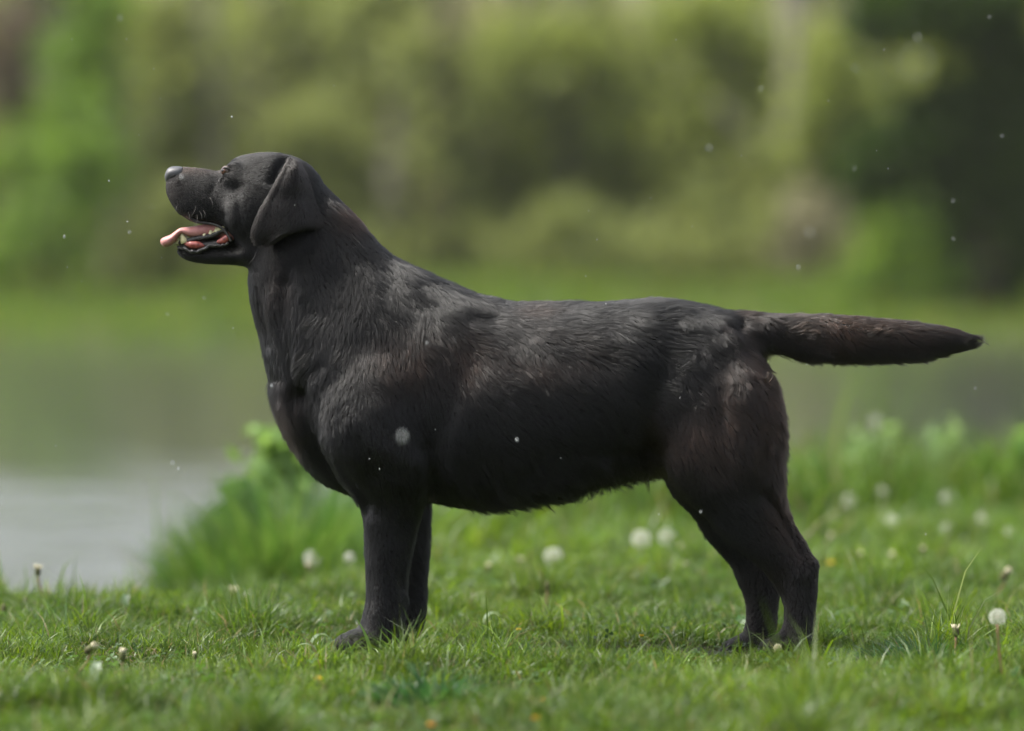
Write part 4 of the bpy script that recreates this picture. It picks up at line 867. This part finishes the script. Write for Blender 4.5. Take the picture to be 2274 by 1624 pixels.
# lip under the nose catches the light
# eyes
for s in (-1, 1):
    c = W(506, 381, 0); c[1] = s * .0345; ea = empty('eye', c); ea.parent = dog
    link('eyeball', MB().add(ellipsoid((0, 0, 0), (.0084, .0084, .0084), 24, 18)).mesh('eyeball'), ea, M['sclera'])
    dv = np.array([-.72, s * .68, .12]); dv /= np.linalg.norm(dv)
    def cap(R_, ang, off=0):
        u = np.cross(dv, [0, 0, 1]); u /= np.linalg.norm(u); v = np.cross(dv, u); rings = []
        for a in np.linspace(.001, ang, 7):
            rings.append(np.array([R_ * (dv * math.cos(a) + (u * math.cos(t) + v * math.sin(t)) * math.sin(a)) for t in np.linspace(0, 6.283, 20, endpoint=False)]))
        return rings_mesh(rings)
    link('iris', MB().add(cap(.0087, .75)).mesh('iris'), ea, M['eye']); link('pupil', MB().add(cap(.0089, .30)).mesh('pupil'), ea, M['pupil'])
    for nm_, pl, rr in (('upper_eyelid', [(494.5, 384), (498, 378), (504, 374), (511, 376), (517, 384)], .0019), ('lower_eyelid', [(494.5, 384), (500, 386.5), (507, 388), (513, 387), (517, 384)], .0017)):
        P = [W(a, b, 0) for a, b in pl]
        for p, yy in zip(P, (.031, .0375, .0415, .042, .040)): p[1] = s * yy
        P = catmull(np.array(P), 14) - c; link(nm_, MB().add(tube(list(P), [.001] + [rr] * 12 + [.001], 8)).mesh(nm_), ea, M['lip' if nm_ == 'upper_eyelid' else 'nose'])
# tongue: a thick strap lying in the jaw, its tip curling out over the front teeth
TG = [(520, 505, 522, 536, .020), (500, 498, 505, 532, .021), (470, 495, 476, 527, .022), (447, 499.5, 452, 528, .023), (425, 503.5, 430, 529, .0235), (410, 505, 415, 524, .0235), (400, 507, 406, 520, .0235), (391, 513, 398, 526, .0235), (380, 521, 389, 538, .0235), (370, 525, 379, 546, .023), (363, 528, 369, 549, .0205), (358.5, 531, 362, 547, .015), (356.5, 535, 357.5, 542, .007)]
link('tongue', MB().add(loft(TG, 50, 28, .8)).mesh('tongue'), dog, M['tongue'])
gm = [(412, 544, 414, 560, .021), (422, 541, 425, 565, .0262), (436, 540, 438, 566, .0284), (450, 543, 452, 565, .0292), (462, 548, 463, 560, .0285)]
# mouth lining: gums, folded black lip edge and the pale rim of the lower lip
link('mouth_lining', MB().add(loft([(405, 540, 405, 556, .016), (440, 534, 440, 558, .021), (480, 528, 482, 556, .026), (503, 524, 505, 552, .029), (516, 520, 518, 544, .024)], 20, 20)).mesh('mouth_lining'), dog, M['lip'])
for s in (-1, 1):
    def sp(pl, yy):
        P = [W(a, b, 0) for a, b in pl]
        for p, y in zip(P, yy): p[1] = s * y
        return catmull(np.array(P), 26)
    link('gum', MB().add(tube(list(sp([(411, 541), (422, 543), (434, 544), (446, 545), (456, 547)], [.0165, .0205, .0225, .0235, .0240])), [.001] + list(np.interp(np.linspace(0, 1, 24), [0, .3, .7, 1], [.002, .0058, .0058, .002])) + [.001], 10)).mesh('gum'), dog, M['gum'])
    link('cheek_lining', MB().add(tube(list(sp([(484, 538), (499, 534), (512, 524)], [.0265, .029, .031])), [.001] + list(.0048 * np.sin(np.linspace(.2, 2.6, 24)) + .001) + [.001], 10)).mesh('cheek_lining'), dog, M['gum'])
    link('gum_ridge', MB().add(tube(list(sp([(398, 541), (415, 537), (435, 531), (455, 528), (478, 522), (495, 513), (508, 514)], [.008, .0155, .0185, .0200, .0225, .0255, .028])), [.002] + [.0046] * 24 + [.002], 10)).mesh('gum_ridge'), dog, M['lip'])
    P = sp([(395, 550), (410, 552), (430, 560), (450, 556), (470, 546), (488, 546), (500, 545), (511, 541)], [.012, .0190, .0235, .0255, .0275, .0300, .0325, .034])
    P[:, 2] += .0011 * np.sin(np.arange(26) * 1.9); P[:, 1] += s * .0008 * np.cos(np.arange(26) * 2.7)
    link('lower_lip', MB().add(tube(list(P), [.002] + list(np.interp(np.linspace(0, 1, 24), [0, .4, 1], [.0024, .0034, .0020]) * (1 + .25 * np.sin(np.arange(24) * 2.3))) + [.0008], 10)).mesh('lower_lip'), dog, M['lip'])
    P = sp([(392, 458), (418, 480), (440, 493), (460, 496), (478, 499), (497, 508), (510, 524), (517, 538)], [.017, .0235, .0265, .028, .0305, .0335, .0365, .038])
    link('upper_lip', MB().add(tube(list(P), [.001] + [.0021] * 24 + [.001], 8)).mesh('upper_lip'), dog, M['lip'])
    def tooth(name, bx, by, tx, ty, y, r0, k=5, flat=1.0):
        A = W(bx, by, 0); B = W(tx, ty, 0); A[1] = s * y; B[1] = s * (y * .96); r0 = r0 * 1.15; Q = [A, lerp(A, B, .35), lerp(A, B, .7) + [.0004, 0, 0], lerp(A, B, .93), B]
        m = MB().add(tube(Q, [r0, r0 * .95, r0 * .6, r0 * .28, r0 * .05], 10)); link(name, m.mesh(name), dog, M['tooth'])
    tooth('canine_tooth', 412, 540, 404.5, 518.5, .0165, .0052)
    tooth('incisor', 398, 541, 396.5, 530, .010, .0024); tooth('incisor', 394, 541, 393, 532, .004, .0022)
    for bx, by, tx, ty, y, r0 in ((444, 529, 443, 523, .0195, .0028), (456, 527, 455.5, 516, .0202, .0034), (471, 523, 468.5, 509.5, .0215, .0036), (478, 520, 477, 512.5, .0220, .0030), (484, 516, 481, 505.5, .0235, .0036), (491, 513, 487.5, 500.5, .0245, .0044), (497, 508, 495.5, 503, .0260, .0036)):
        tooth('tooth', bx, by, tx, ty, y, r0)
    for i, (x, y, tx, ty, yy) in enumerate([(438, 458, 428, 482, .036), (446, 470, 452, 488, .036), (455, 468, 458, 484, .037), (441, 478, 437, 503, .036), (420, 470, 424, 490, .033), (470, 440, 476, 462, .040), (395, 455, 388, 476, .028), (573, 560, 556, 588, .052)]):
        P = [W(x, y, 0), W((x + tx) / 2 + 3, (y + ty) / 2, 0), W(tx, ty, 0)]; P[0][1] = s * yy; P[1][1] = s * (yy + .004); P[2][1] = s * (yy + .006)
        link('whisker', MB().add(tube(list(catmull(np.array(P), 7)), [.00022] * 4 + [.00016, .00012, .00008], 4)).mesh('whisker'), dog, M['whisker'])
    for (px_, o, yo) in ((747, 42, .080), (1689, -84, .088)):
        for k, yy in enumerate((-.028, -.010, .010, .028)):
            c = W(px_ + (o if s > 0 else 0) + abs(k - 1.5) * 9, 1440, s * yo); c[1] += yy
            link('claw', MB().add(tube([c + [.008, 0, .003], c + [-.002, 0, .001], c + [-.010, 0, -.007]], [.0035, .003, .0006], 7)).mesh('claw'), dog, M['claw'])



# ------------------------------------------------------------------ leafy weeds on the near bank
def weed(dx, Y, kind, n, blobs, label, size=.022):
    p = W(dx, 0, Y); g = float(ground([p[0]], [Y])[0]); e = empty('leafy_weed', (p[0], Y, g), label=label, category='weed', group='leafy weeds on the near bank'); k = U * (CAM_D + Y) / CAM_D
    B = []; mb = MB()
    for (bx, by, rx, ry) in blobs:
        c = W(bx, by, Y); B.append((c[0] - p[0], 0, c[2] - g, rx * k, .06 + .4 * rx * k, ry * k)); mb.add(tube([(c[0] - p[0]) * .7 * np.array([1, 0, 0]) + [0, 0, -.02], [(c[0] - p[0]) * .9, .01, (c[2] - g) * .6], [c[0] - p[0], 0, c[2] - g + ry * k * .7]], [.004, .003, .001], 5))
    link('stems', mb.mesh('stems'), e, M['stemg']); link('leaves', leafcloud(B, int(n * .55), size * 1.25, kind, int(dx), True), e, M['leaf']); return e
weed(640, 2.9, 'weed', 800, [(600, 985, 45, 40), (660, 1040, 80, 80), (590, 1050, 45, 60), (690, 960, 50, 50)], 'pale leafy weed rising at the top of the grass clump by the chest')
weed(545, 2.7, 'weed', 700, [(545, 1120, 50, 60), (500, 1180, 45, 60)], 'leafy weed at the left of the grass clump over the water')
weed(1010, 3.6, 'weed', 900, [(1000, 1190, 60, 60), (1080, 1210, 70, 50)], 'dark leafy weed right behind the front legs')
weed(1240, 4.4, 'paleweed', 900, [(1200, 1190, 70, 40), (1290, 1180, 70, 50)], 'leafy weed behind the middle of the belly')
weed(1790, 4.6, 'weed', 1100, [(1790, 1070, 40, 50), (1760, 1110, 50, 60)], 'dark green weed right behind the thigh')
weed(1905, 4.7, 'paleweed', 1000, [(1940, 1020, 45, 60), (1890, 1070, 60, 60)], 'light green weed under the tail, left of the middle')
weed(2010, 4.8, 'weed', 900, [(2010, 1070, 40, 45), (2040, 1110, 50, 40)], 'mid green weed under the tail, right of the light one')
weed(2105, 4.8, 'paleweed', 700, [(2105, 1000, 32, 55), (2110, 1080, 50, 50)], 'slim yellow green weed standing under the tip of the tail')
weed(2200, 4.6, 'weed', 1100, [(2180, 1050, 35, 40), (2230, 1080, 60, 50), (2270, 1010, 22, 40)], 'green weed at the right edge above the lawn')

# ------------------------------------------------------------------ falling rain
CAM_AP = cam.lens / 1000 / cam.dof.aperture_fstop        # lens opening in metres
def drop_mesh():
    return MB().add(ellipsoid((0, 0, 0), (1, 1, 1.9), 12, 10)).mesh('raindrop')
DM = drop_mesh(); DM.materials.append(M['drop'])
def drop(dx, dy, disc, op, label):
    # disc: how wide the lens smears the drop (photo units); a nearer drop smears wider
    q = disc * U / CAM_AP; Y = -6.9 * q / (1 + q) - .1; r = max(.0005, (.75 if disc < 8 else .5) * math.sqrt(op) * max(disc, 3) * U * .5)
    o = bpy.data.objects.new('raindrop', DM); COL.objects.link(o); o.location = W(dx, dy, Y); o.scale = (r, r, r)
    o['label'] = label; o['category'] = 'raindrop'; o['group'] = 'raindrops falling through the air'
drop(515, 260, 2, 1, 'sharp white raindrop right above the forehead')
drop(242, 402, 2, 1, 'sharp white raindrop left of the nose')
drop(288, 516, 9, 0.35, 'soft raindrop left of the tongue')
drop(143, 526, 6, 0.35, 'small soft raindrop farthest left at the height of the tongue')
drop(894, 970, 32, 0.16, 'largest raindrop, a round blurred disc before the chest')
drop(1148, 977, 9, 0.6, 'bright oval raindrop before the ribs')
drop(948, 762, 9, 0.3, 'faint raindrop before the shoulder')
drop(843, 1042, 2, 0.7, 'tiny thin raindrop before the upper front leg')
drop(403, 393, 11, 0.35, 'soft raindrop just behind the nostril')
drop(372, 698, 9, 0.25, 'soft raindrop below the lower jaw in front of the throat')
drop(453, 662, 9, 0.2, 'soft raindrop right under the chin')
drop(383, 1028, 11, 0.3, 'upper one of two raindrops over the bright water')
drop(396, 1041, 7, 0.3, 'lower one of two raindrops over the bright water')
drop(603, 857, 7, 0.3, 'raindrop beside the front of the chest')
drop(337, 460, 16, 0.04, 'large faint raindrop left of the lips')
drop(267, 40, 16, 0.12, 'round faint raindrop in the upper left')
drop(1575, 329, 18, 0.12, 'round raindrop above the croup')
drop(1690, 198, 15, 0.12, 'raindrop above the tail root, the upper of that pair')
drop(1798, 517, 28, 0.06, 'large pale raindrop above the tail')
drop(1773, 594, 11, 0.25, 'oval raindrop just above the tail')
drop(1899, 153, 22, 0.05, 'pale raindrop at the edge of the dark evergreen')
drop(2037, 83, 22, 0.08, 'bluish raindrop in front of the dark evergreen top')
drop(2117, 446, 10, 0.15, 'raindrop before the lower evergreen')
drop(2117, 531, 10, 0.15, 'raindrop under the one before the lower evergreen')
drop(2226, 302, 10, 0.15, 'raindrop near the right edge of the evergreen')
drop(2197, 38, 10, 0.15, 'raindrop in the upper right corner')
drop(1897, 375, 12, 0.1, 'raindrop left of the evergreen over its lower branch')
drop(2166, 862, 8, 0.15, 'raindrop under the tip of the tail')
drop(1556, 1137, 7, 0.25, 'small raindrop before the knee of the hind leg')
drop(2056, 1187, 3, 0.5, 'sharp thin raindrop over the lawn at the right')
for i in range(34):
    drop(random.uniform(20, 2250), random.uniform(20, 1150), random.uniform(1, 4), .15, 'pinpoint raindrop, one of the scattered tiny bright specks')
